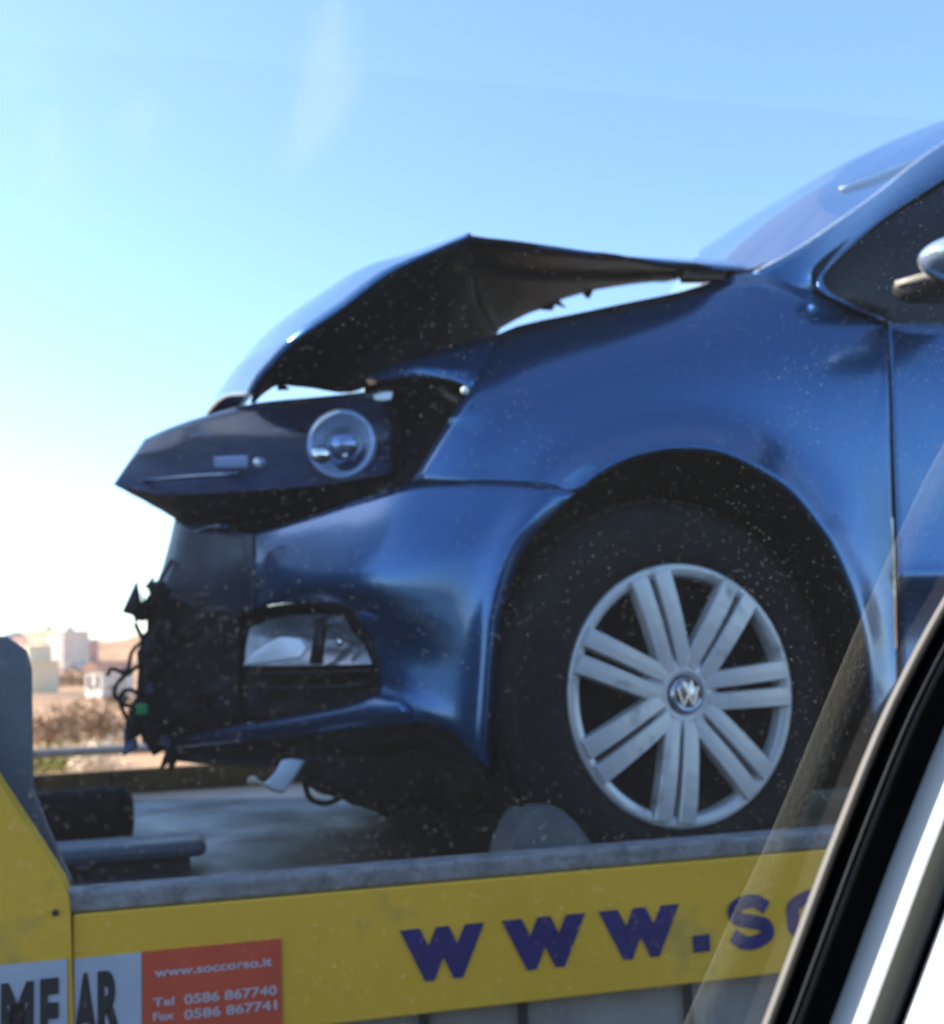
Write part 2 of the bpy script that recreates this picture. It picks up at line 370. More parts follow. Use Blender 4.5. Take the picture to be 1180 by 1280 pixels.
for a, b_ in ((500, 606), (628, 733), (750, 851)):
    letter('letter', 'w', px_x(a, 1190), px_x(b_, 1180), zb, zt, YL, navy, sp, .05)
def stroke_letter(pts, wd, x0, x1, z0, z1, closed=False):
    b2 = bmesh.new(); q = [Vector((u, v, 0)) for u, v in pts]; q = spline(q+[q[0]] if closed else q, 6)
    W_, H_ = x1-x0, z1-z0; L_ = []
    for i_, c_ in enumerate(q):
        n0 = q[max(i_-1, 0)] if not closed else q[(i_-1) % (len(q)-1)]; n1 = q[min(i_+1, len(q)-1)] if not closed else q[(i_+1) % (len(q)-1)]
        t_ = Vector(((n1.x-n0.x)*W_, 0, (n1.y-n0.y)*H_)).normalized(); nn = Vector((-t_.z, 0, t_.x))*wd/2; c3 = Vector((x0+c_.x*W_, YL, z0+c_.y*H_))
        L_.append((b2.verts.new(c3+nn), b2.verts.new(c3-nn)))
    for a_, c_ in zip(L_, L_[1:]): b2.faces.new((a_[0], a_[1], c_[1], c_[0]))
    return part('letter', b2, navy, sp, False)
bm = bmesh.new(); box(bm, px_x(866, 1185), px_x(887, 1185), YL-.0003, YL+.0006, zb, zb+.022); part('letter', bm, navy, sp, False)
stroke_letter([(.86, .74), (.66, .88), (.40, .89), (.17, .76), (.25, .58), (.52, .50), (.80, .41), (.84, .22), (.60, .10), (.34, .11), (.12, .27)],   .0185, px_x(907, 1150), px_x(967, 1150), zb-.001, zt+.001)
stroke_letter([(.5, .9), (.16, .74), (.12, .5), (.16, .26), (.5, .1), (.84, .26), (.88, .5), (.84, .74)],   .0185, px_x(983, 1145), px_x(1046, 1140), zb-.001, zt+.001, True)
def sheetbox(name, xa, xb, za, zb_, y, m, parent):
    bm = bmesh.new(); box(bm, xa, xb, y-.0006, y+.0004, za, zb_); return part(name, bm, m, parent, False)
zs = P(100, 1200, YL).z
st = sheetbox('white_sticker', px_x(93, 1240), px_x(177, 1240), PZ0+.002, P(150, 1193, YL).z, YL, whites, sp)
so2 = sheetbox('orange_sticker', px_x(178, 1230), px_x(352, 1230), PZ0+.002, P(260, 1182, YL).z, YL, orange, sp)
sg = sheetbox('white_sticker', px_x(-140, 1240, YP-.008), px_x(84, 1240, YP-.008), PZ0-.04, P(40, 1203, YP-.008).z, YP-.0075, whites, gus)
ztA = P(110, 1215, YL).z; zbA = P(110, 1300, YL).z
for ch, a, b_ in (('A', 92, 122), ('R', 122, 152)):
    letter('letter', ch, px_x(a, 1245), px_x(b_, 1245), zbA, ztA, YL-.0015, inkm, st, .05)
letter('letter', '.', px_x(157, 1280), px_x(164, 1280), zbA, zbA+.008, YL-.0015, inkm, st, .05)
YG = YP-.0095; ztB = P(40, 1226, YG).z; zbB = P(40, 1312, YG).z
for ch, a, b_ in (('O', -42, -6), ('M', 1, 42), ('F', 50, 73)):
    letter('letter', ch, px_x(a, 1250, YG), px_x(b_, 1250, YG), zbB, ztB+(.001 if ch == 'F' else 0), YG, inkm, sg, .05)
def line(txt, a, b_, ya, yb, y=YL-.0015):
    letter('lettering', txt, px_x(a, ya), px_x(b_, ya), P(a, yb, y).z, P(a, ya, y).z, y, pinkl, so2, .03)
line('www.soccorso.it', 193, 340, 1211, 1222)
line('Tel', 191, 218, 1248, 1259); line('0586 867740', 230, 346, 1243, 1256)
line('Fax', 191, 218, 1266, 1277); line('0586 867741', 230, 346, 1262, 1275)

# things lying on the deck
ro = root('strap_roll', PZ(118, 1050, FLOOR), 'rolled up black tie-down strap lying on the deck at the left', 'strap roll')
c0 = PZ(60, 1052, FLOOR); c1 = PZ(190, 1045, FLOOR); rr = .064
bm = bmesh.new(); A = Vector((c0.x-.10, 2.72, FLOOR+rr)); B = Vector((c1.x-.035, 2.72, FLOOR+rr)); L = B-A
n = 14; pts = [A, A+Vector((.006, 0, 0))]+[A+L*(k/n) for k in range(1, n)]+[B-Vector((.034, 0, 0)), B-Vector((.014, 0, 0)), B-Vector((.003, 0, 0)), B]
rads = [rr*.7, rr*.97]+[rr*(1+.03*math.sin(k*2.1)) for k in range(1, n)]+[rr*.98, rr*.88, rr*.66, rr*.3]
tube(bm, pts, rads, 20); part('roll', bm, rubber, ro)
for k in range(2):
    bm = bmesh.new(); x = A.x+L.x*(.35+.4*k); tube(bm, [Vector((x, 2.72, FLOOR+rr)), Vector((x+.012, 2.72, FLOOR+rr))], rr*1.04, 20); part('band', bm, bay, ro)
wb = root('wheel_stop', PZ(170, 1096, FLOOR), 'low grey steel wheel stop plate on the deck beside the near rail', 'wheel stop')
q = PZ(168, 1096, FLOOR)
bm = bmesh.new(); box(bm, q.x-.3, q.x+.13, q.y+.02, q.y+.17, FLOOR+.022, FLOOR+.052, .014); part('plate', bm, greyp, wb, False)
for dx in (-.29, -.08):
    bm = bmesh.new(); box(bm, q.x+dx, q.x+dx+.18, q.y+.04, q.y+.15, FLOOR, FLOOR+.0215); part('foot', bm, black, wb, False)
# chock
ckm = mat('chock_plastic', (.12, .13, .135), .5, var=.2, scale=20, dirt=(.1, .1, .1), dirt_amt=.3)
ck = root('wheel_chock', P(690, 1075, 1.66), 'grey wheel chock wedged in front of the near front tyre', 'wheel chock')
q = [P(x, y, 1.66) for x, y in [(637, 1058), (652, 1030), (664, 1012), (680, 1006), (696, 1008), (718, 1028), (738, 1056)]]
poly = [(q[0].x-.01, FLOOR+.001)]+[(v.x, v.z) for v in q]+[(q[-1].x+.02, FLOOR+.001)]
bm = bmesh.new(); prism(bm, poly, 1.645, 1.76); bmesh.ops.bevel(bm, geom=bm.edges[:], offset=.004, segments=2, affect='EDGES'); part('wedge', bm, ckm, ck, False)
# broken pieces
rnd = random.Random(5)
bp_ = bmesh.new(); dyy = 2.35
sheet(bp_, [[(330, 980, 1.90), (342, 988, 1.91), (354, 991, 1.92)], [(343, 966, 1.935), (355, 970, 1.94), (366, 975, 1.95)], [(352, 952, 1.97), (366, 950, 1.975), (381, 952, 1.98)]], 3, 3)
o = link('bumper_bracket', bp_, frost); rebase(o, P(345, 988, 1.91)); solid(o, .006); tag(o, 'torn pale grey bracket dangling under the blue bumper', 'car part')
bm = bmesh.new(); ball(bm, P(316, 976, 1.95), .009, (1.1, .8, .9)); tube(bm, [P(316, 976, 1.95), P(334, 981, 1.91)], .003, 6); o = link('bulb', bm, mat('cream_plastic', (.6, .52, .36), .4)); rebase(o, P(316, 976, 1.95)); tag(o, 'small round cream bulb hanging at the left end of the torn bracket', 'bulb')
for k, (px, py, s) in enumerate([(566, 984, .010), (628, 984, .018), (478, 1012, .008)]):
    c = PZ(px, py+4, FLOOR); bm = bmesh.new()
    v = [bm.verts.new(c+Vector((rnd.uniform(-1, 1)*s, rnd.uniform(-1, 1)*s, rnd.uniform(0, .9)*s))) for _ in range(6)]
    bmesh.ops.convex_hull(bm, input=v); o = link('shard', bm, frost, None, False); rebase(o, c)
    tag(o, ['tiny pale shard on the deck under the middle of the bumper', 'flat pale shard on the deck just left of the front tyre', 'smallest pale shard on the deck nearest the rail'][k], 'debris', 'pale shards on the deck')

# ------------------------------------------------------------------ the wrecked car
CAR = root('wrecked_car', (2.2, 2.6, FLOOR), 'blue hatchback with buckled bonnet and torn front end on the flatbed deck', 'car')
WC = P(850, 868, 1.73)
# arch edge
arch = [(613, 962), (613, 905), (617, 860), (625, 777), (638, 730), (655, 688), (680, 655), (706, 629), (735, 602), (769, 580), (805, 567), (846, 561), (897, 565), (930, 577), (960, 595), (990, 617), (1015, 646), (1036, 676), (1053, 710), (1066, 742), (1076, 775), (1084, 810), (1090, 860), (1092, 900)]
# fender
cols = [((722, 613), (515, 604)), ((745, 594), (545, 553)), ((775, 577), (568, 515)), ((805, 567), (588, 486)), ((846, 561), (622, 419)), ((897, 565), (740, 389)), ((945, 586), (850, 366)), ((990, 617), (940, 342)),
        ((1030, 667), (1025, 372)), ((1042, 687), (1072, 389)), ((1053, 710), (1107, 402)), ((1059, 725), (1109, 456)), ((1066, 742), (1111, 520)), ((1076, 775), (1113, 620)), ((1084, 810), (1116, 700)), ((1090, 860), (1118, 790)), ((1092, 900), (1120, 868))]
def lerp(tab, x):
    for (x0, y0), (x1, y1) in zip(tab, tab[1:]):
        if x <= x1: return y0+(y1-y0)*max(0, (x-x0)/(x1-x0))
    return tab[-1][1]
ROLL_A = [(455, .20), (850, .17), (940, .142), (1025, .09), (1107, .042), (1130, .040)]
TOPL = [(455, 470), (520, 450), (622, 419), (740, 389), (850, 364), (920, 352), (980, 353), (1040, 374), (1107, 402), (1130, 402)]
def wing_y(px, py, d):
    h = max(0, py-lerp(TOPL, px))
    return 1.752 + lerp(ROLL_A, px)*math.exp(-h/60) - .050*math.exp(-(d/40)**2) + .06*max(0, min(1.3, (610-px)/95))**1.5
ts = [0, .04, .1, .18, .28, .4, .52, .64, .76, .88, 1]
fr = []
for t_ in ts:
    row = []
    for a, o_ in cols:
        x = a[0]+(o_[0]-a[0])*t_; y = a[1]+(o_[1]-a[1])*t_; d = t_*math.hypot(o_[0]-a[0], o_[1]-a[1])
        row.append((x, y, wing_y(x, y, d)))
    fr.append(row)
ret = [(a[0]+(850-a[0])*.012, a[1]+(868-a[1])*.012, 1.735) for a, o_ in cols]
bm = bmesh.new(); vg = sheet(bm, [ret]+fr, 4, 2)
for _ in range(6): bmesh.ops.smooth_vert(bm, verts=[v for c_ in vg[1:-1] for v in c_[8:-1]], factor=.5, use_axis_x=True, use_axis_y=True, use_axis_z=True)
sheet(bm, [[(455, 471, 2.02), (485, 459, 1.96), (520, 449, 1.91), (570, 433, 1.92), (622, 419, 1.93)], [(458, 474, 2.0), (492, 468, 1.93), (530, 464, 1.88), (575, 462, 1.86), (604, 455, 1.88)], [(462, 480, 2.01), (500, 474, 1.94), (535, 473, 1.88), (570, 477, 1.85), (588, 486, 1.83)]], 3, 3)
fend = part('fender', bm, paint, CAR); solid(fend, .004)
# fender top dark gap strip / far engine bay wall
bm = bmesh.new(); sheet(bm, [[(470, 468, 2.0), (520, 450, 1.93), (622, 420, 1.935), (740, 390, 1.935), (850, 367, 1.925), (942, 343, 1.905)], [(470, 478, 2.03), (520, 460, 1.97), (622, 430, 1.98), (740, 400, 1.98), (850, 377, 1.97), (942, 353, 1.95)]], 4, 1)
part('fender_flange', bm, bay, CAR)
# bumper
bm = bmesh.new()
sheet(bm, [
 [(719, 616, 1.708), (690, 609, 1.712), (640, 605, 1.738), (580, 605, 1.765), (515, 607, 1.81), (460, 622, 1.875), (400, 643, 1.965), (345, 660, 2.07), (318, 668, 2.13)],
 [(680, 655, 1.708), (662, 648, 1.696), (620, 645, 1.73), (560, 648, 1.76), (495, 655, 1.80), (440, 664, 1.865), (385, 674, 1.955), (338, 682, 2.05), (318, 686, 2.11)],
 [(655, 688, 1.708), (638, 682, 1.694), (600, 684, 1.722), (545, 692, 1.748), (485, 698, 1.79), (430, 702, 1.85), (375, 706, 1.945), (336, 708, 2.03), (318, 708, 2.09)],
 [(638, 730, 1.708), (622, 728, 1.694), (588, 730, 1.722), (535, 733, 1.75), (480, 736, 1.79), (425, 733, 1.85), (375, 733, 1.94), (338, 735, 2.03), (320, 738, 2.09)],
 [(625, 777, 1.708), (611, 775, 1.695), (583, 775, 1.725), (530, 772, 1.76), (490, 771, 1.797), (440, 760, 1.862), (390, 752, 1.95), (345, 755, 2.03), (318, 762, 2.10)]], 4, 4)
sheet(bm, [
 [(625, 777, 1.708), (611, 775, 1.695), (583, 775, 1.725), (530, 772, 1.76), (490, 771, 1.797), (440, 760, 1.862)],
 [(619, 830, 1.708), (606, 830, 1.696), (582, 825, 1.728), (535, 818, 1.775), (495, 812, 1.815), (466, 806, 1.85)],
 [(616, 880, 1.708), (603, 878, 1.697), (578, 872, 1.728), (537, 860, 1.77), (500, 855, 1.81), (476, 850, 1.85)],
 [(613, 925, 1.712), (600, 922, 1.700), (575, 905, 1.73), (535, 888, 1.765), (500, 880, 1.80), (474, 868, 1.84)],
 [(613, 962, 1.72), (598, 950, 1.712), (570, 918, 1.74), (535, 903, 1.77), (500, 905, 1.80), (470, 909, 1.84)]], 4, 4)
sheet(bm, [[(500, 868, 1.815), (470, 867, 1.85), (430, 882, 1.91), (390, 889, 1.98), (345, 897, 2.06), (290, 908, 2.17), (240, 918, 2.30), (203, 925, 2.40)],
           [(510, 886, 1.775), (470, 888, 1.82), (430, 893, 1.885), (390, 900, 1.95), (345, 908, 2.03), (290, 914, 2.15), (240, 922, 2.28), (203, 929, 2.39)],
           [(520, 905, 1.79), (470, 910, 1.835), (430, 914, 1.90), (390, 918, 1.965), (345, 923, 2.05), (290, 927, 2.16), (240, 931, 2.29), (203, 935, 2.40)]], 4, 3)
bmesh.ops.remove_doubles(bm, verts=bm.verts, dist=.0012); bump = part('bumper', bm, paint, CAR); solid(bump, .004)
bm = bmesh.new(); c = P(348, 702, 2.005)
nrm = (Vector((-.55, -.83, .02))).normalized(); mm = Matrix.Translation(c) @ nrm.to_track_quat('Y', 'Z').to_matrix().to_4x4()
lathe(bm, [(.0005, .004), (.022, .004), (.0265, .002), (.028, -.004)], mm, 28); part('tow_eye_cover', bm, mat('blue_cap', (.02, .05, .13), .4, coat=.5), bump)
# seam line between fender and bumper
bm = bmesh.new(); tube(bm, spline([P(700, 609, 1.714), P(680, 605, 1.722), P(640, 602, 1.744), P(580, 601, 1.77), P(515, 604, 1.816)], 5), .0016, 6); part('panel_gap', bm, bay, CAR)
# fog lamp recess
bm = bmesh.new()
out = [(300, 766), (345, 756), (395, 752), (438, 757), (458, 785), (470, 812), (478, 850), (472, 866), (430, 881), (380, 889), (330, 894), (300, 885)]
oy = [2.13, 2.04, 1.955, 1.87, 1.86, 1.852, 1.85, 1.853, 1.915, 1.99, 2.08, 2.13]
cx, cy_ = 390, 825
rA = [(x, y, d-.0) for (x, y), d in zip(out, oy)]; rB = [(x+(cx-x)*.10, y+(cy_-y)*.12, d+.035) for (x, y), d in zip(out, oy)]; rC = [(x+(cx-x)*.6, y+(cy_-y)*.6, 2.06) for (x, y) in out]; rD = [(cx+.01*i, cy_, 2.06) for i in range(12)]
for r_ in (rA, rB, rC, rD): r_.append(r_[0])
sheet(bm, [rA, rB, rC, rD], 3, 2); fogh = part('fog_lamp_recess', bm, black, CAR)
fogg = mat('fog_reflector', (.42, .44, .47), .22, metal=.8, var=.3, scale=30)
bm = bmesh.new(); sheet(bm, [[(312, 786, 2.11), (345, 773, 2.07), (385, 768, 2.0), (425, 770, 1.94), (442, 790, 1.91)], [(308, 806, 2.10), (345, 800, 2.07), (385, 798, 2.02), (425, 798, 1.96), (455, 806, 1.90)], [(306, 832, 2.08), (345, 832, 2.04), (385, 832, 1.98), (425, 831, 1.92), (465, 830, 1.88)]], 4, 4)
fl = part('fog_lamp', bm, fogg, CAR)
bm = bmesh.new(); sheet(bm, [[(332, 806, 2.035), (352, 797, 2.01), (380, 798, 1.99)], [(314, 820, 2.045), (345, 812, 2.01), (386, 808, 1.975)], [(304, 832, 2.05), (335, 829, 2.015), (376, 822, 1.975)]], 4, 4)
solid(part('reflector', bm, mat('bright_reflector', (.92, .93, .95), .30, metal=.3), fl), .003)
bm = bmesh.new(); sheet(bm, [[(398, 772, 1.955), (403, 772, 1.95), (408, 772, 1.945)], [(388, 830, 1.955), (395, 830, 1.95), (402, 830, 1.945)]], 1, 1); solid(part('divider', bm, black, fl), .01)
bm = bmesh.new(); ball(bm, P(426, 803, 1.915), .008); part('bulb', bm, chrome, fl)
for k in range(2):
    bm = bmesh.new(); dy_ = 18*k
    tube(bm, spline([P(312, 843+dy_, 2.09), P(350, 842+dy_, 2.03), P(400, 841+dy_, 1.95), P(440, 839+dy_, 1.895), P(466, 838+dy_*.8, 1.87)], 4), .003, 6); part('grille_bar', bm, black, CAR)
# dark front centre (grille surround)
bm = bmesh.new(); sheet(bm, [[(318, 668, 2.13), (270, 661, 2.28), (222, 652, 2.46), (222, 660, 2.75)], [(318, 700, 2.09), (265, 696, 2.27), (213, 690, 2.46), (215, 690, 2.75)], [(320, 738, 2.09), (255, 735, 2.27), (200, 728, 2.45), (205, 735, 2.75)], [(318, 765, 2.10), (250, 770, 2.27), (182, 755, 2.45), (190, 760, 2.75)]], 4, 4)
gsm = mat('dark_blue_plastic', (.018, .028, .05), .42, var=.2, bump=.2)
gs = part('grille_surround', bm, gsm, CAR); solid(gs, .005)
bm = bmesh.new(); tube(bm, spline([P(240, 668, 2.37), P(262, 659, 2.29), P(280, 657, 2.22)], 4), .005, 6); part('trim', bm, paint, gs)
bm = bmesh.new(); sheet(bm, [[(226, 640, 2.62), (300, 636, 2.42), (400, 622, 2.28), (515, 600, 2.08)], [(226, 700, 2.6), (300, 700, 2.40), (400, 700, 2.26), (500, 690, 2.08)]], 3, 1); solid(part('crash_beam', bm, bay, CAR), .03)
# torn lower front: radiator and shards
bm = bmesh.new(); box(bm, .13, .19, 2.3, 3.1, FLOOR+.26, 1.50, .01); rad = part('radiator', bm, bay, CAR, False)
for k in range(9):
    bm = bmesh.new(); z = FLOOR+.30+k*.032; box(bm, .115, .1285, 2.32, 3.08, z, z+.008); part('fin', bm, black, rad, False)
bm = bmesh.new(); sheet(bm, [[(316, 738, 2.16), (240, 738, 2.30), (190, 735, 2.46)], [(305, 765, 2.14), (240, 765, 2.27), (182, 756, 2.43)], [(300, 820, 2.16), (230, 830, 2.29), (176, 815, 2.42)], [(300, 880, 2.16), (235, 880, 2.28), (168, 880, 2.42)], [(305, 915, 2.17), (240, 922, 2.31), (180, 930, 2.42)]], 3, 3)
for v in bm.verts: v.co += noise.noise_vector(v.co*30)*.018
part('torn_grille', bm, black, CAR, False)
rnd = random.Random(11)
sil = [(222, 660), (214, 690), (196, 728), (176, 748), (166, 760), (170, 776), (182, 790), (172, 806), (178, 826), (160, 838), (168, 856), (156, 872), (162, 892), (170, 912), (180, 930), (190, 944)]
for k in range(34):
    a = sil[rnd.randrange(3, len(sil))]; px = a[0]+rnd.uniform(2, 34); py = a[1]+rnd.uniform(-10, 10); c = P(px, py, rnd.uniform(2.32, 2.42)); s = rnd.uniform(.008, .026)
    bm = bmesh.new(); vsn = [bm.verts.new(c+Vector((rnd.gauss(0, 1)*s*.5, rnd.gauss(0, 1)*s*.7, rnd.gauss(0, 1)*s))) for _ in range(7)]
    bmesh.ops.convex_hull(bm, input=vsn); part('plastic_shard', bm, black if k % 3 else gsm, CAR, False)
bm = bmesh.new(); ball(bm, P(178, 764, 2.42), .026, (.8, 1, .75)); part('horn', bm, black, CAR)
for pts_ in ([(180, 800, 2.4), (165, 815, 2.4), (158, 840, 2.4), (140, 836, 2.4), (134, 845, 2.4)], [(176, 830, 2.4), (150, 850, 2.38), (143, 868, 2.38), (158, 882, 2.38), (172, 880, 2.4)], [(180, 870, 2.4), (160, 862, 2.38), (150, 876, 2.37), (163, 905, 2.38), (176, 915, 2.4)],
             [(215, 700, 2.4), (190, 742, 2.4), (170, 775, 2.41), (178, 800, 2.4), (190, 850, 2.36)], [(250, 800, 2.27), (262, 840, 2.25), (256, 880, 2.24), (275, 915, 2.2)]):
    bm = bmesh.new(); tube(bm, spline([P(*q) for q in pts_], 5), .0042, 6); part('cable', bm, rubber, CAR)
bm = bmesh.new(); c = P(177, 887, 2.33); box(bm, c.x-.011, c.x+.011, c.y-.01, c.y+.01, c.z-.010, c.z+.010, .003); part('connector', bm, mat('green_plastic', (.02, .42, .10), .4), CAR, False)
cream = mat('cream_foam', (.62, .52, .38), .7, var=.2)
for (px, py, s) in ((158, 840, .010), (153, 873, .009)):
    bm = bmesh.new(); ball(bm, P(px, py, 2.42), s, (1.2, 1, .9)); part('foam_piece', bm, cream, CAR)
bm = bmesh.new(); sheet(bm, [[(155, 910, 2.44), (162, 912, 2.43), (168, 918, 2.42)], [(156, 930, 2.44), (164, 928, 2.43), (172, 932, 2.42)], [(154, 945, 2.44), (160, 942, 2.43), (170, 937, 2.42)]], 2, 2); solid(part('torn_skin', bm, mat('pale_blue_plastic', (.20, .27, .42), .35), CAR), .004)
# underside
bm = bmesh.new(); box(bm, .45, 4.0, 1.98, 3.35, FLOOR+.11, FLOOR+.30, .02); box(bm, .22, .5, 2.5, 3.3, FLOOR+.14, FLOOR+.30, .01); box(bm, 1.2, 3.2, 1.80, 3.45, FLOOR+.19, FLOOR+.35, .02)
part('underbody', bm, bay, CAR, False)
bm = bmesh.new(); sheet(bm, [[(203, 936, 2.40), (290, 928, 2.17), (390, 919, 1.975), (470, 911, 1.845), (540, 905, 1.78), (600, 950, 1.725)], [(215, 950, 2.42), (290, 950, 2.22), (390, 945, 2.03), (470, 940, 1.90), (540, 935, 1.86), (606, 975, 1.76)], [(250, 955, 2.5), (300, 958, 2.35), (390, 958, 2.2), (470, 955, 2.1), (540, 950, 2.05), (612, 975, 1.95)]], 4, 3)
part('air_dam', bm, black, CAR)
bm = bmesh.new(); sheet(bm, [[(330, 920, 2.10), (390, 930, 2.0), (470, 925, 1.93), (540, 915, 1.87), (612, 955, 1.78)], [(338, 948, 2.12), (385, 968, 2.03), (460, 985, 1.97), (540, 985, 1.92), (615, 985, 1.84)], [(352, 962, 2.16), (392, 985, 2.08), (450, 1008, 2.02), (530, 1012, 1.98), (620, 1005, 1.92)]], 5, 5)
for v in bm.verts: v.co += noise.noise_vector(v.co*22)*.012
solid(part('splash_shield', bm, black, CAR), .005)
for pts_ in ([(380, 975, 1.99), (388, 998, 2.0), (410, 1004, 2.0), (436, 990, 1.98)], [(520, 1000, 1.95), (545, 1022, 1.95), (590, 1018, 1.92), (612, 990, 1.88)], [(470, 1000, 1.98), (482, 1020, 1.99), (500, 1004, 1.98)]):
    bm = bmesh.new(); tube(bm, spline([P(*q) for q in pts_], 5), .005, 6); part('cable', bm, rubber, CAR)
# engine bay
bm = bmesh.new(); box(bm, .42, 1.0, 2.12, 3.1, FLOOR+.35, 1.66, .05); part('engine_bay', bm, bay, CAR, False)
# arch liner
bm = bmesh.new(); A0 = [P(x, y, 1.72) for x, y in arch]; ccx = WC.x; ccz = WC.z
def push(v, y, s=1.0): return Vector((ccx+(v.x-ccx)*s, y, ccz+(v.z-ccz)*s))
sheet(bm, [[push(v, 1.725, 1.0) for v in A0], [push(v, 1.76, 1.03) for v in A0], [push(v, 2.02, 1.03) for v in A0], [push(v, 2.06, .9) for v in A0], [push(v, 2.06, .02) for v in A0]], 1, 2)
part('wheel_arch_liner', bm, bay, CAR)
# bonnet
Bc = [(316, 493, 2.08), (328, 472, 2.02), (344, 453, 1.98), (374, 422, 1.93), (423, 389, 1.90), (484, 343, 1.87), (545, 313, 1.84), (576, 300, 1.832), (587, 296, 1.83)]
Sc = [(259, 516, 2.62), (275, 488, 2.64), (298, 457, 2.64), (332, 420, 2.62), (386, 379, 2.55), (452, 342, 2.42), (518, 317, 2.15), (572, 299, 1.90), (587, 294, 1.85)]
bm = bmesh.new(); B3 = [P(*q) for q in Bc]; S3 = [P(*q) for q in Sc]; mid = [a*.55+b_*.45+Vector((-.012, 0, .012))*(k_ < 6) for k_, (a, b_) in enumerate(zip(B3, S3))]
back = [Vector((q.x+.05, yb, q.z-.03)) for q, yb in zip(S3, (2.64, 2.67, 2.72, 2.85, 3.0, 3.15, 3.3, 3.34, 3.35))]
sheet(bm, [B3, mid, S3, [a+(b_-a)*.06 for a, b_ in zip(S3, back)], [a+(b_-a)*.3 for a, b_ in zip(S3, back)], back], 4, 4)
Tt = [(587, 296, 1.82), (640, 303, 1.825), (698, 311, 1.83), (770, 320, 1.84), (850, 331, 1.86), (938, 339, 1.92)]
T3 = [P(*q) for q in Tt]; Tb = [Vector((q.x, 3.35, q.z-.03)) for q in T3]; Tm = [(a*.5+b_*.5)+Vector((0, 0, .0)) for a, b_ in zip(T3, Tb)]
bonp = mat('bonnet_paint', (.03, .07, .2), .25, metal=.4, coat=1)
bon = part('bonnet', bm, paint, CAR); solid(bon, .006)
Lc = [(317, 494, 2.12), (333, 486, 2.12), (350, 478, 2.12), (380, 483, 2.12), (440, 490, 2.08), (492, 467, 2.05), (555, 440, 2.1), (600, 425, 2.22), (620, 417, 2.3)]
bm = bmesh.new(); B4 = [q+Vector((.003, .004, -.002)) for q in B3[:-1]]+[P(587, 296, 1.83)]; L3 = [P(*q) for q in Lc]; m4 = [a*.5+b_*.5+Vector((0, .06, 0)) for a, b_ in zip(B4, L3)]
sheet(bm, [B4, m4, L3], 4, 5)
L2 = [(620, 417, 2.3), (632, 404, 2.38), (690, 377, 2.55), (742, 361, 2.65), (800, 352, 2.75), (858, 347, 2.8), (905, 344, 2.85)]
T2 = [(587, 296, 1.83), (606, 299, 1.832), (698, 312, 1.84), (755, 319, 1.845), (815, 327, 1.855), (870, 334, 1.87), (938, 340, 1.93)]
t3 = [P(*q) for q in T2]; l3 = [P(*q) for q in L2]; m3 = [a*.5+b_*.5+Vector((0, .06*(k_ == 0), .015*(k_ > 0))) for k_, (a, b_) in enumerate(zip(t3, l3))]
g = sheet(bm, [t3, m3, l3], 4, 5)
for v in bm.verts: v.co += noise.noise_vector(v.co*14)*.006
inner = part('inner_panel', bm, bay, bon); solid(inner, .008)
# rear bonnet skin above the underside
bm = bmesh.new(); sheet(bm, [[q+Vector((0, 0, .001)) for q in t3], [a*.5+b_*.5+Vector((0, 0, .03)) for a, b_ in zip(t3, l3)], [q+Vector((0, .05, .012)) for q in l3]], 3, 3); solid(part('rear_skin', bm, paint, bon), .004)
# ribs and torn tabs along the inner edge
for k, (px, py, y_) in enumerate([(683, 386, 2.5), (698, 380, 2.55), (735, 366, 2.64), (352, 484, 2.11), (560, 440, 2.1)]):
    c = P(px, py, y_); bm = bmesh.new(); vsn = [bm.verts.new(c+Vector((rnd.gauss(0, 1)*.012, rnd.gauss(0, 1)*.012, rnd.gauss(0, 1)*.006))) for _ in range(7)]
    bmesh.ops.convex_hull(bm, input=vsn); part('torn_tab', bm, bay, bon, False)
for pts_ in ([(360, 440, 2.0), (430, 430, 2.05), (520, 400, 2.1), (600, 350, 2.1)], [(560, 330, 1.9), (650, 345, 2.1), (760, 345, 2.35), (850, 340, 2.5)]):
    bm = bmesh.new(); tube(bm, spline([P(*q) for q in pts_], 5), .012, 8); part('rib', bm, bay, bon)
bm = bmesh.new(); sheet(bm, [[(466, 495, 1.93), (478, 491, 1.925), (491, 490, 1.92)], [(468, 500, 1.925), (479, 501, 1.92), (489, 499, 1.915)]], 2, 2); solid(part('clip', bm, frost, CAR), .004)
# cowl
bm = bmesh.new(); sheet(bm, [[(845, 334, 2.0), (890, 337, 1.97), (935, 339, 1.93), (955, 330, 1.96)], [(852, 352, 2.02), (890, 352, 1.98), (930, 346, 1.92), (955, 340, 1.94)]], 3, 2); solid(part('cowl', bm, black, CAR), .01)
bm = bmesh.new(); sheet(bm, [[(855, 338, 1.96), (880, 339, 1.95), (908, 340, 1.94)], [(853, 346, 1.96), (880, 348, 1.95), (905, 346, 1.94)]], 2, 2); solid(part('wiper_cover', bm, frost, CAR), .006)
# headlamp cavity
bm = bmesh.new(); sheet(bm, [[(455, 478, 2.10), (500, 472, 2.03), (540, 472, 1.97), (604, 484, 1.90)], [(458, 530, 2.12), (500, 520, 2.08), (545, 515, 2.02), (592, 530, 1.90)], [(470, 600, 2.06), (490, 604, 2.0), (510, 612, 1.95), (535, 614, 1.88)]], 3, 3)
part('lamp_cavity', bm, bay, CAR)
bm = bmesh.new(); tube(bm, spline([P(552, 486, 1.9), P(562, 496, 1.88), P(574, 503, 1.87)], 4), .007, 8); part('indicator_holder', bm, mat('brown_plastic', (.07, .05, .035), .5), CAR)
bm = bmesh.new(); ball(bm, P(581, 488, 1.80), .0065); part('bulb_glint', bm, mat('glint_white', (.95, .95, .92), .2, coat=1), CAR)  # white ball stands in for a sun glint on the bulb
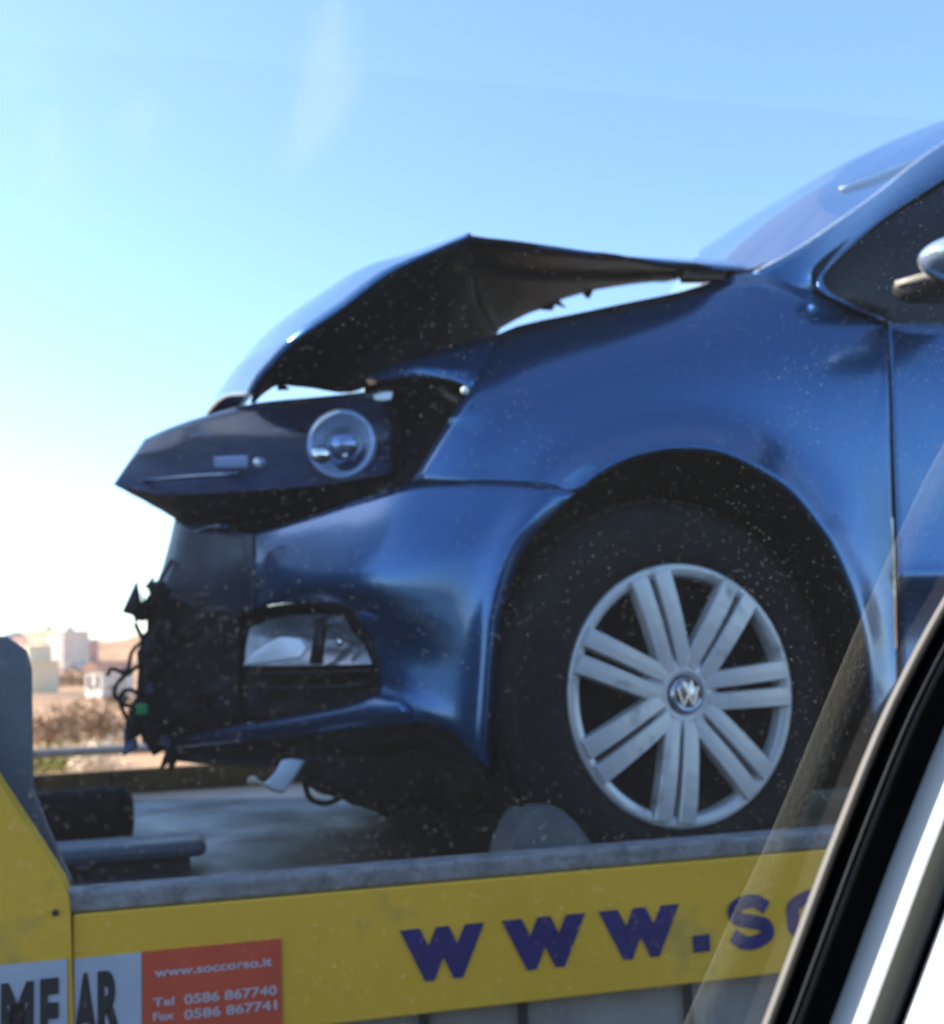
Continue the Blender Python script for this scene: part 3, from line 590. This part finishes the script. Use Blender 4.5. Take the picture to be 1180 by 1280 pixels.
# headlamp unit
top = [(181, 549, 2.43), (200, 540, 2.40), (225, 530, 2.36), (260, 519, 2.29), (320, 504, 2.19), (400, 496, 2.08), (450, 491, 2.02), (482, 487, 2.0), (498, 492, 2.06)]
m1 = [(163, 575, 2.43), (190, 573, 2.38), (222, 570, 2.33), (262, 566, 2.25), (320, 560, 2.15), (400, 553, 2.04), (455, 548, 1.98), (492, 543, 1.97), (510, 545, 2.04)]
bot = [(142, 606, 2.43), (172, 613, 2.39), (205, 618, 2.33), (260, 617, 2.24), (320, 613, 2.15), (400, 607, 2.05), (455, 598, 2.0), (487, 592, 1.99), (503, 592, 2.06)]
off = lambda L_, dy: [(x, y, d+dy) for x, y, d in L_]
bm = bmesh.new(); sheet(bm, [off(top, .0), off(m1, -.02), off(bot, .0)], 4, 5); 
HL = bpy.data.objects.new('tmp', None)
hous = bmesh.new(); sheet(hous, [off(top, .003), off(m1, .06), off(bot, .003)], 4, 5)
hdark = mat('lamp_inner', (.038, .055, .09), .5, var=.3, scale=15)
hl = part('headlight', hous, hdark, CAR)
solid(part('lens', bm, glass_mat('lamp_lens', (.78, .84, .94), f0=.03, gl=.7, rough=.18), hl), .0015)
hb = bmesh.new(); sheet(hb, [off(top, .006), [(x+8, y, d+.12) for x, y, d in m1], [(186, 625, 2.46), (192, 630, 2.46), (202, 636, 2.46), (222, 650, 2.46), (262, 655, 2.38), (320, 652, 2.28), (400, 642, 2.14), (460, 626, 2.05), (512, 607, 1.95)], off(bot, .004)], 4, 4)
part('housing', hb, black, hl)
Cp = P(428, 556, 2.035); nv = Vector((-.35, -.93, -.02)).normalized(); mm = Matrix.Translation(Cp) @ (-nv).to_track_quat('Y', 'Z').to_matrix().to_4x4()
bm = bmesh.new(); lathe(bm, [(.060, .01), (.062, -.006), (.058, -.012), (.050, -.009), (.044, .004), (.036, .016), (.030, .02)], mm, 40); pr = part('projector_ring', bm, mat('satin_silver', (.85, .88, .92), .3, metal=.3), hl)
bm = bmesh.new(); lathe(bm, [(.036, .014), (.033, .004), (.026, -.005), (.014, -.010), (.0005, -.012)], mm, 36); part('projector_lens', bm, mat('projector_glass', (.5, .54, .6), .08, metal=.8, coat=1), hl)
bm = bmesh.new(); ball(bm, P(402, 568, 1.995), .017, (1.1, .5, .9)); part('reflector', bm, chrome, hl)
bm = bmesh.new(); ball(bm, P(432, 570, 1.985), .006); part('reflector', bm, chrome, hl)
bm = bmesh.new(); sheet(bm, [[(268, 571, 2.245), (288, 570, 2.21), (310, 569, 2.18)], [(268, 586, 2.245), (288, 586, 2.21), (310, 585, 2.18)]], 3, 3); solid(part('reflector', bm, mat('lamp_white', (.9, .86, .84), .3), hl), .004)
for px, s in ((325, .011),):
    bm = bmesh.new(); c = P(px, 578, 2.19 if px < 320 else 2.13); ball(bm, c, s, (1.2, .6, .9)); part('reflector', bm, mat('lamp_chrome', (.85, .85, .88), .25, metal=.3), hl)
for ya, xs in ((540, (240, 380)), (596, (180, 300))):
    bm = bmesh.new(); tube(bm, spline([P(xs[0], ya+5, 2.34-.001*(xs[0]-240)), P((xs[0]+xs[1])/2, ya, 2.24), P(xs[1], ya-4, 2.11 if xs[1] > 350 else 2.19)], 4), .004, 6); part('light_guide', bm, chromed, hl)
# A pillar
bm = bmesh.new()
pt = [(940, 342, 1.90), (972, 326, 1.90), (1008, 305, 1.91), (1050, 276, 1.94), (1100, 240, 1.97), (1142, 206, 2.0), (1185, 176, 2.03), (1260, 128, 2.06)]
pb = [(1107, 402, 1.79), (1062, 382, 1.785), (1027, 364, 1.79), (1029, 340, 1.80), (1082, 290, 1.83), (1120, 262, 1.86), (1182, 222, 1.90), (1270, 165, 1.95)]
pm = [((a[0]+b_[0])/2, (a[1]+b_[1])/2, (a[2]+b_[2])/2-min(.020, .007*k_)) for k_, (a, b_) in enumerate(zip(pt, pb))]
vg = sheet(bm, [pt, pm, pb], 4, 5)
for _ in range(25): bmesh.ops.smooth_vert(bm, verts=[v for c_ in vg[1:-1] for v in c_[1:-1]], factor=.5, use_axis_x=True, use_axis_y=True, use_axis_z=True)
solid(part('windscreen_pillar', bm, paint, CAR), .004)
# windscreen
bm = bmesh.new()
wt = [(862, 327, 2.5), (905, 297, 2.58), (960, 262, 2.65), (1035, 219, 2.68), (1100, 188, 2.68), (1150, 169, 2.66), (1195, 153, 2.64), (1270, 125, 2.6)]
wlw = [(935, 345, 1.93)]+[(x, y, d+.006) for x, y, d in pt[1:]]
wq = [P(*q) for q in wt]; wr = [Vector((q.x+.12, 3.2, q.z-.06)) for q in wq]
wbt = [P(*q) for q in wlw]; wmd = [a*.5+b_*.5+Vector((-.03, 0, .01)) for a, b_ in zip(wbt, wq)]
sheet(bm, [wbt, wmd, wq, wr], 4, 5); part('windscreen', bm, wind, CAR)
bm = bmesh.new(); tube(bm, spline([P(x, y+1, d) for x, y, d in wlw], 4), .004, 6); part('windscreen_seal', bm, frost, CAR)
bm = bmesh.new(); sheet(bm, [[(1050, 236, 2.2), (1090, 221, 2.2), (1145, 199, 2.2)], [(1053, 242, 2.22), (1095, 230, 2.22), (1140, 208, 2.22)]], 3, 2); solid(part('bright_streak', bm, mat('streak_white', (.95, .95, .75), .5), CAR), .006)  # pale strip painted in for the bright streak on the windscreen
# dash shelf
bm = bmesh.new(); q = P(1000, 330, 2.1); box(bm, .95, 1.5, 2.0, 3.25, 1.55, 1.78, .05); part('dashboard', bm, black, CAR, False)
# roof and rest of shell (right of the frame)
bm = bmesh.new(); e0 = P(1260, 128, 2.06); q0 = P(1270, 125, 2.6)
sheet(bm, [[Vector((e0.x, 2.06, e0.z)), Vector((q0.x, 2.6, q0.z)), Vector((q0.x+.02, 3.25, q0.z-.05))], [Vector((2.3, 1.98, 2.40)), Vector((2.3, 2.6, 2.46)), Vector((2.3, 3.3, 2.40))], [Vector((3.6, 1.98, 2.36)), Vector((3.6, 2.6, 2.42)), Vector((3.6, 3.3, 2.36))], [Vector((4.2, 2.0, 2.05)), Vector((4.25, 2.6, 2.05)), Vector((4.2, 3.25, 2.05))], [Vector((4.35, 1.95, 1.6)), Vector((4.42, 2.6, 1.6)), Vector((4.35, 3.25, 1.6))], [Vector((4.35, 1.9, 1.2)), Vector((4.45, 2.6, 1.2)), Vector((4.35, 3.25, 1.2))]], 4, 4)
solid(part('roof', bm, paint, CAR), .01)
# side glass
bm = bmesh.new(); sheet(bm, [[(1016, 368, 1.80), (1018, 332, 1.815), (1080, 285, 1.85), (1120, 256, 1.88), (1182, 218, 1.92), (1290, 150, 1.96)], [(1040, 378, 1.80), (1060, 350, 1.81), (1100, 320, 1.825), (1150, 300, 1.835), (1220, 280, 1.85), (1400, 240, 1.86)], [(1060, 388, 1.82), (1100, 398, 1.82), (1140, 412, 1.82), (1200, 412, 1.82), (1300, 412, 1.82), (1500, 412, 1.82)]], 4, 4)
part('side_window', bm, mat('dark_glass', (.008, .010, .014), .3, spec=.25), CAR)
bm = bmesh.new(); prism(bm, [(1.9, 1.85), (3.9, 1.85), (3.5, 2.3), (1.9, 2.32)], 1.84, 1.85); part('rear_side_window', bm, blackg, CAR, False)
# door
bm = bmesh.new()
dx = [0, .03, .10, .3, .6, 1.0]
rowz = [(1110, 404, 1.79), (1114, 470, 1.765), (1117, 560, 1.755), (1120, 640, 1.752), (1122, 700, 1.745), (1123, 725, 1.742), (1124, 752, 1.765), (1126, 800, 1.778), (1127, 868, 1.77)]
R_ = []
for (x, y, d) in rowz:
    q = P(x, y, d); z2 = q.z
    R_.append([q, q+Vector((.03, -.001, 0)), q+Vector((.12, -.003, 0)), q+Vector((.4, -.006, .005)), q+Vector((.9, -.004, .01)), q+Vector((1.05, 0, .01))])
sheet(bm, R_, 3, 4); door = part('door', bm, paint, CAR); solid(door, .004)
bm = bmesh.new(); R2_ = [[q[-1]+Vector((.008, 0, 0)), q[-1]+Vector((.6, .02, 0)), q[-1]+Vector((1.2, .06, 0)), q[-1]+Vector((1.45, .14, 0))] for q in R_]
sheet(bm, R2_, 3, 4); solid(part('rear_quarter', bm, paint, CAR), .004)
bm = bmesh.new(); q = P(1330, 500, 1.72); 
tube(bm, spline([q+Vector((0, .03, 0)), q+Vector((.02, -.01, 0)), q+Vector((.16, -.01, 0)), q+Vector((.18, .03, 0))], 4), .012, 8); part('handle', bm, paint, door)
bm = bmesh.new(); tube(bm, spline([P(1108.5, 402, 1.792), P(1112, 470, 1.768), P(1115, 560, 1.76), P(1118, 640, 1.757), P(1120, 700, 1.75), P(1122, 752, 1.768), P(1125, 868, 1.775)], 5), .0036, 6); part('door_gap', bm, bay, CAR)
bm = bmesh.new(); q = P(1098, 878, 1.80); sheet(bm, [[q+Vector((x, .0, 0)) for x in (-.03, .5, 2.3)], [q+Vector((x, -.02, -.012)) for x in (-.03, .5, 2.3)], [q+Vector((x, .0, -.05)) for x in (-.03, .5, 2.3)]], 2, 3); solid(part('sill', bm, paint, CAR), .004)
# mirror
bm = bmesh.new(); c = P(1222, 322, 1.62); ball(bm, c, .10, (1, .75, .42), 28, 18)
for v in bm.verts:
    if v.co.x < c.x-.04: v.co.z = c.z+(v.co.z-c.z)*.9
mir = part('wing_mirror', bm, mat('mirror_shell', (.55, .62, .70), .12, metal=.6, coat=1), CAR)  # shell toned pale for the bright sky reflected in it
bm = bmesh.new(); sheet(bm, [[(1120, 352, 1.74), (1150, 343, 1.70), (1220, 326, 1.66)], [(1120, 358, 1.74), (1150, 352, 1.70), (1220, 340, 1.66)]], 2, 2); solid(part('trim', bm, mat('tan_trim', (.40, .34, .27), .4), mir), .006)
bm = bmesh.new(); sheet(bm, [[(1118, 357, 1.75), (1150, 352, 1.71), (1220, 338, 1.67)], [(1120, 368, 1.76), (1150, 368, 1.72), (1220, 362, 1.68)], [(1138, 376, 1.79), (1160, 376, 1.76), (1220, 376, 1.74)]], 3, 3); solid(part('mirror_foot', bm, mat('brown_black_plastic', (.04, .035, .032), .45), mir), .01)

# wheel
def add_wheel(center, steer, near=True):
    mm = Matrix.Translation(center) @ Matrix.Rotation(steer, 4, 'Z')     # local -y faces outwards
    w_ = bmesh.new()
    lathe(w_, [(.198, .0), (.204, -.012), (.225, -.016), (.255, -.018), (.280, -.008), (.293, .012), (.300, .03), (.3015, .055), (.302, .09), (.3015, .125), (.300, .15), (.293, .17), (.27, .185), (.198, .18), (.19, .09)], mm, 72)
    ty = part('wheel', w_, rubber, CAR)
    # tread grooves as raised blocks
    bmg = bmesh.new()
    for k in range(60):
        a = k*2*math.pi/60
        for y0_ in (.028, .064, .100, .134):
            b2 = bmesh.new(); box(b2, -.0125, .0125, y0_-.006, y0_+.020, .2995, .3055); b2.transform(mm @ Matrix.Rotation(a+(.03 if y0_ > .06 else 0), 4, 'Y')); merge(bmg, b2)
    tr_ = part('tread', bmg, rubber, ty, False); tr_['kind'] = 'stuff'
    if not near: return
    # dark backing disc
    bmd = bmesh.new(); lathe(bmd, [(.0005, .035), (.15, .035), (.185, .02), (.192, .0)], mm, 48); part('rim', bmd, bay, ty)
    # outer ring
    bmr = bmesh.new(); lathe(bmr, [(.2005, .004), (.2012, -.010), (.1995, -.0145), (.197, -.0155), (.184, -.0135), (.1815, -.011), (.180, .008)], mm, 96); part('cover_ring', bmr, silver, ty)
    # centre
    bmc = bmesh.new(); lathe(bmc, [(.066, .012), (.064, -.006), (.052, -.012), (.036, -.016), (.030, -.013), (.028, -.006)], mm, 42); part('hub', bmc, silver, ty)
    first = None
    for k in range(7):
        base = math.radians(3+360/7*k)
        for s in (-1, 1):
            b2 = bmesh.new()
            # bar running outward, offset sideways, sloping slightly
            o0 = s*.0160; o1 = s*.0212; hw0, hw1 = .0128, .0152; r0, r1 = .040, .190
            pr_ = []
            for i in range(7):
                u = i/6; r_ = r0+(r1-r0)*u; oo = o0+(o1-o0)*u; hw = hw0+(hw1-hw0)*u; yy = -.010-.012*math.sin(u*math.pi*.6)+.006*u
                ring = []
                for (a_, h_) in ((-1, .016), (-1, -.0035), (-.9, -.0055), (0, -.0058), (.9, -.0055), (1, -.0035), (1, .016)):
                    ring.append(b2.verts.new((r_, yy+h_, oo+hw*a_)))
                pr_.append(ring)
            for A_, B_ in zip(pr_, pr_[1:]):
                for i in range(6): b2.faces.new((A_[i], A_[i+1], B_[i+1], B_[i]))
            b2.faces.new(pr_[0]); b2.faces.new(pr_[-1][::-1])
            b2.transform(mm @ Matrix.Rotation(-base, 4, 'Y'))
            part('spoke', b2, silver, ty, False)
    bmh = bmesh.new(); lathe(bmh, [(.0275, -.006), (.0275, -.014), (.024, -.019), (.014, -.022), (.0005, -.023)], mm, 36); hc = part('hub_cap', bmh, chromed, ty)
    # emblem: ring with a V over a W
    bme = bmesh.new(); rg = []
    lathe(bme, [(.0245, -.0205), (.0235, -.0235), (.0215, -.0225), (.0215, -.019)], mm, 36)
    def bar(p0, p1, w__=.0016):
        a_ = Vector((p0[0], -.0235, p0[1])); c_ = Vector((p1[0], -.0235, p1[1])); d = (c_-a_).normalized(); n_ = Vector((-d.z, 0, d.x))*w__
        vv = [bme.verts.new(mm @ q_) for q_ in (a_-n_, a_+n_, c_+n_, c_-n_)]; ww = [bme.verts.new(mm @ (q_+Vector((0, .003, 0)))) for q_ in (a_-n_, a_+n_, c_+n_, c_-n_)]
        bme.faces.new(vv); [bme.faces.new((vv[i], vv[i-1], ww[i-1], ww[i])) for i in range(4)]
    for p0, p1 in (((-.008, .020), (0, .003)), ((.008, .020), (0, .003)), ((-.018, .011), (-.009, -.017)), ((-.009, -.017), (0, .001)), ((0, .001), (.009, -.017)), ((.009, -.017), (.018, .011))): bar(p0, p1)
    part('emblem', bme, chrome, ty, False)
add_wheel(WC, math.radians(9))
add_wheel(Vector((WC.x, 3.25, WC.z)), math.radians(9), False)
add_wheel(Vector((3.35, 1.80, WC.z)), 0, False)

# ------------------------------------------------------------------ our own car: window glass, seals, frame, cabin
OWN = root('passenger_car', (.4, -.3, 0), 'car we look out of, its dusty window glass and bright silver frame at the right', 'car')
pathx = [(1480, 876), (1400, 905), (1280, 952), (1170, 993), (1060, 1034), (920, 1090), (830, 1133), (745, 1180), (600, 1268), (450, 1365), (300, 1470)]
def trim(name, sec, m, parent=OWN, n=4, wmul=1):
    rows = []
    for (py, x0) in pathx: rows.append([P(x0+o_, py+(.0)*o_, d) for o_, d in sec])
    b2 = bmesh.new(); sheet(b2, rows, n, 4); return part(name, b2, m, parent)
lining = mat('cabin_lining', (.018, .018, .02), .9, bump=.3, bscale=200)
beige = mat('beige_bead', (.17, .15, .13), .6)
sealm = mat('black_rubber_seal', (.005, .005, .005), .85, spec=.15, var=.2, scale=80)
seal2 = mat('ribbed_seal', (.02, .022, .025), .45, spec=.3)
framem = mat('silver_frame_paint', (.58, .58, .56), .35, coat=.4)
shadem = mat('shaded_silver_frame', (.10, .10, .09), .5)  # unlit return of the silver frame, shade put into a darker grey
creamt = mat('cream_pillar_trim', (.72, .70, .62), .8, bump=.5, bscale=400, var=.03)
trim('glass_bead', [(0, .4195), (2, .415), (8, .4125), (14, .414), (18, .4175)], beige)
trim('rubber_seal', [(17, .417), (22, .4185), (33, .418), (42, .4175), (60, .417), (78, .416), (88, .415)], sealm)
trim('seal_lip', [(31, .417), (34, .410), (37, .409), (40, .411), (43, .409), (47, .411), (50, .417)], seal2)
trim('frame_edge', [(84, .416), (90, .413), (97, .410), (101, .408)], framem)
trim('door_frame', [(99, .408), (106, .405), (116, .4005), (126, .3975), (133, .396)], framem)
trim('frame_return', [(132, .3958), (137, .3968), (145, .398), (156, .399), (164, .3985), (169, .3995)], shadem)
trim('seam_gap', [(166, .3995), (170, .404), (176, .402), (179, .396)], sealm)
trim('pillar_trim', [(177, .397), (182, .390), (215, .376), (252, .362)], creamt)
trim('pillar_side', [(252, .3615), (300, .361), (380, .361), (460, .361)], lining)
# pane
pane = bpy.data.materials.new('dusty_window_glass'); pane.use_nodes = True; t = pane.node_tree; t.nodes.clear()
o_ = V(t, 'ShaderNodeOutputMaterial'); tr = V(t, 'ShaderNodeBsdfTransparent'); tr.inputs[0].default_value = (.93, .95, .95, 1)
gl = V(t, 'ShaderNodeBsdfGlossy'); gl.inputs['Roughness'].default_value = .02
fm = schlick(t, .06)
m1_ = V(t, 'ShaderNodeMixShader'); t.links.new(fm.outputs[0], m1_.inputs[0]); t.links.new(tr.outputs[0], m1_.inputs[1]); t.links.new(gl.outputs[0], m1_.inputs[2])
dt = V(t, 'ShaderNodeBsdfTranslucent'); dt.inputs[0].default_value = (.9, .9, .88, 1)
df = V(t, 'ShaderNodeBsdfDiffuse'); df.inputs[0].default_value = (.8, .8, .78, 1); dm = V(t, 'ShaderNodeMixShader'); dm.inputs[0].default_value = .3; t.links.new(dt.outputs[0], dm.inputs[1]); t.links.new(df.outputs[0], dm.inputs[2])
tc = V(t, 'ShaderNodeTexCoord')
def speck(scale, rad, keep):
    vo = V(t, 'ShaderNodeTexVoronoi'); vo.inputs['Scale'].default_value = scale; t.links.new(tc.outputs['Object'], vo.inputs['Vector'])
    mk = V(t, 'ShaderNodeMapRange'); mk.inputs['From Min'].default_value = rad; mk.inputs['From Max'].default_value = rad*.35; mk.inputs['To Min'].default_value = 0; mk.inputs['To Max'].default_value = 1
    t.links.new(vo.outputs['Distance'], mk.inputs['Value'])
    sp_ = V(t, 'ShaderNodeSeparateColor'); t.links.new(vo.outputs['Color'], sp_.inputs[0])
    th = V(t, 'ShaderNodeMapRange'); th.inputs['From Min'].default_value = keep; th.inputs['From Max'].default_value = 1; t.links.new(sp_.outputs[0], th.inputs['Value'])
    mu = V(t, 'ShaderNodeMath'); mu.operation = 'MULTIPLY'; t.links.new(mk.outputs[0], mu.inputs[0]); t.links.new(th.outputs[0], mu.inputs[1]); return mu.outputs[0]
s1 = speck(330, .13, .5); s2 = speck(640, .20, .45); s3 = speck(110, .035, .7)
ad = V(t, 'ShaderNodeMath'); t.links.new(s1, ad.inputs[0]); t.links.new(s2, ad.inputs[1]); ad2 = V(t, 'ShaderNodeMath'); t.links.new(ad.outputs[0], ad2.inputs[0]); t.links.new(s3, ad2.inputs[1])
dn = V(t, 'ShaderNodeTexNoise'); dn.inputs['Scale'].default_value = 14; dn.inputs['Detail'].default_value = 5; t.links.new(tc.outputs['Object'], dn.inputs['Vector'])
dnm = V(t, 'ShaderNodeMapRange'); dnm.inputs['From Min'].default_value = .35; dnm.inputs['From Max'].default_value = .65; dnm.inputs['To Min'].default_value = .05; dnm.inputs['To Max'].default_value = .42; t.links.new(dn.outputs['Fac'], dnm.inputs['Value'])
am = V(t, 'ShaderNodeMath'); am.operation = 'MULTIPLY'; t.links.new(ad2.outputs[0], am.inputs[0]); t.links.new(dnm.outputs[0], am.inputs[1])
# thin film of grime
fn = V(t, 'ShaderNodeTexNoise'); fn.inputs['Scale'].default_value = 5; fn.inputs['Detail'].default_value = 3; t.links.new(tc.outputs['Object'], fn.inputs['Vector'])
fmm = V(t, 'ShaderNodeMapRange'); fmm.inputs['To Min'].default_value = .004; fmm.inputs['To Max'].default_value = .018; t.links.new(fn.outputs['Fac'], fmm.inputs['Value'])
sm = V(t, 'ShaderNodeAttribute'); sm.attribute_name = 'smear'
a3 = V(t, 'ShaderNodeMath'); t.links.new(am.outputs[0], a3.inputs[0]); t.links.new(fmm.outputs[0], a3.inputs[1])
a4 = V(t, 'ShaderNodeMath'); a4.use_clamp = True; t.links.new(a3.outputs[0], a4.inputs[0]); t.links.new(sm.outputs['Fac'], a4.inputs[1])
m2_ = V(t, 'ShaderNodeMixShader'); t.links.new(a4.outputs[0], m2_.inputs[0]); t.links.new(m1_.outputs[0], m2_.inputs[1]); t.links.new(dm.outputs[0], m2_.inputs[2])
t.links.new(m2_.outputs[0], o_.inputs[0])
YW = .42
bm = bmesh.new(); lay = bm.loops.layers.color.new('smear') if False else bm.verts.layers.float.new('smear')
nx, nz = 150, 110; x0w, x1w, z0w, z1w = -.42, .52, .98, 1.66
def inpoly(x, y, pl):
    c = False
    for i in range(len(pl)):
        (x1, y1), (x2, y2) = pl[i-1], pl[i]
        if (y1 > y) != (y2 > y) and x < (x2-x1)*(y-y1)/(y2-y1)+x1: c = not c
    return c
def W2(pl): return [(P(a, b_, YW).x, P(a, b_, YW).z) for a, b_ in pl]
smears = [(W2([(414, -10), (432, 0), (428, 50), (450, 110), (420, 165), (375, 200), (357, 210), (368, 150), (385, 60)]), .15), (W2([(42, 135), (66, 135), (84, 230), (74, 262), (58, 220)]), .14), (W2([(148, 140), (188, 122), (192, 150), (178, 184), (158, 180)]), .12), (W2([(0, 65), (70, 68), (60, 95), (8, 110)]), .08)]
Gv = []
for j in range(nz+1):
    row = []
    for i in range(nx+1):
        x = x0w+(x1w-x0w)*i/nx; z = z0w+(z1w-z0w)*j/nz; v = bm.verts.new((x, YW, z)); s = 0
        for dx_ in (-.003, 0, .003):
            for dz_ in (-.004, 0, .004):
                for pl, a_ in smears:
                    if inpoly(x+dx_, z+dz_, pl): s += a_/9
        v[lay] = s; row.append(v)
    Gv.append(row)
for A, B in zip(Gv, Gv[1:]):
    for i in range(nx): bm.faces.new((A[i], A[i+1], B[i+1], B[i]))
part('window_glass', bm, pane, OWN, False)
# cabin: lining, seats, far door, added reflection strip
silverp = mat('dark_grey_paint', (.06, .062, .07), .35, metal=.6, coat=.8)
bm = bmesh.new(); box(bm, -.30, 1.9, -1.15, .0, 1.70, 1.74, .01); part('roof_lining', bm, lining, OWN, False)
bm = bmesh.new(); box(bm, -1.9, 1.9, -1.22, .46, .28, .32); part('cabin_floor', bm, lining, OWN, False)
bm = bmesh.new(); box(bm, -1.0, 1.6, .40, .50, .35, .955, .02); part('door_panel', bm, silverp, OWN, False)
bm = bmesh.new(); box(bm, -1.9, 1.9, -1.24, -1.16, .35, 1.0, .02); box(bm, -.9, 1.9, -1.25, -1.17, .96, 1.71); part('far_door', bm, lining, OWN, False)
bm = bmesh.new(); box(bm, 1.5, 1.9, -1.14, .36, .35, 1.65, .02); part('rear_wall', bm, lining, OWN, False)
bm = bmesh.new(); box(bm, -2.6, -1.05, -1.2, .45, .4, .92, .08); part('engine_cover', bm, silverp, OWN, False)
for x in (-1.6, 1.35):
    bm = bmesh.new(); lathe(bm, [(.001, .0), (.18, .0), (.22, -.02), (.29, -.02), (.3, .02), (.3, .18), (.2, .2)], Matrix.Translation((x, .32+.17, .3)) @ Matrix.Rotation(0, 4, 'Z') @ Matrix.Scale(-1, 4, (0, 1, 0)), 32); part('wheel', bm, rubber, OWN)
stripm = mat('pale_strip', (.60, .58, .46), .8, bump=.4, bscale=300)  # unseen strip, added so the pane mirrors a pale band
vp = [(1250, 470), (1180, 590), (1118, 722), (1050, 880), (985, 1036), (925, 1165), (865, 1300), (820, 1400)]
bm = bmesh.new(); rows = []
for px, py in vp:
    a_ = P(px-17, py-6, .60); b_ = P(px+17, py+6, .60)
    rows.append([Vector((q.x, 2*YW-q.y+dy2, q.z)) for q, dy2 in ((a_, 0), ((a_+b_)/2, .002), (b_, 0))])
sheet(bm, rows, 4, 3); solid(part('reflected_strip', bm, stripm, OWN), .002)
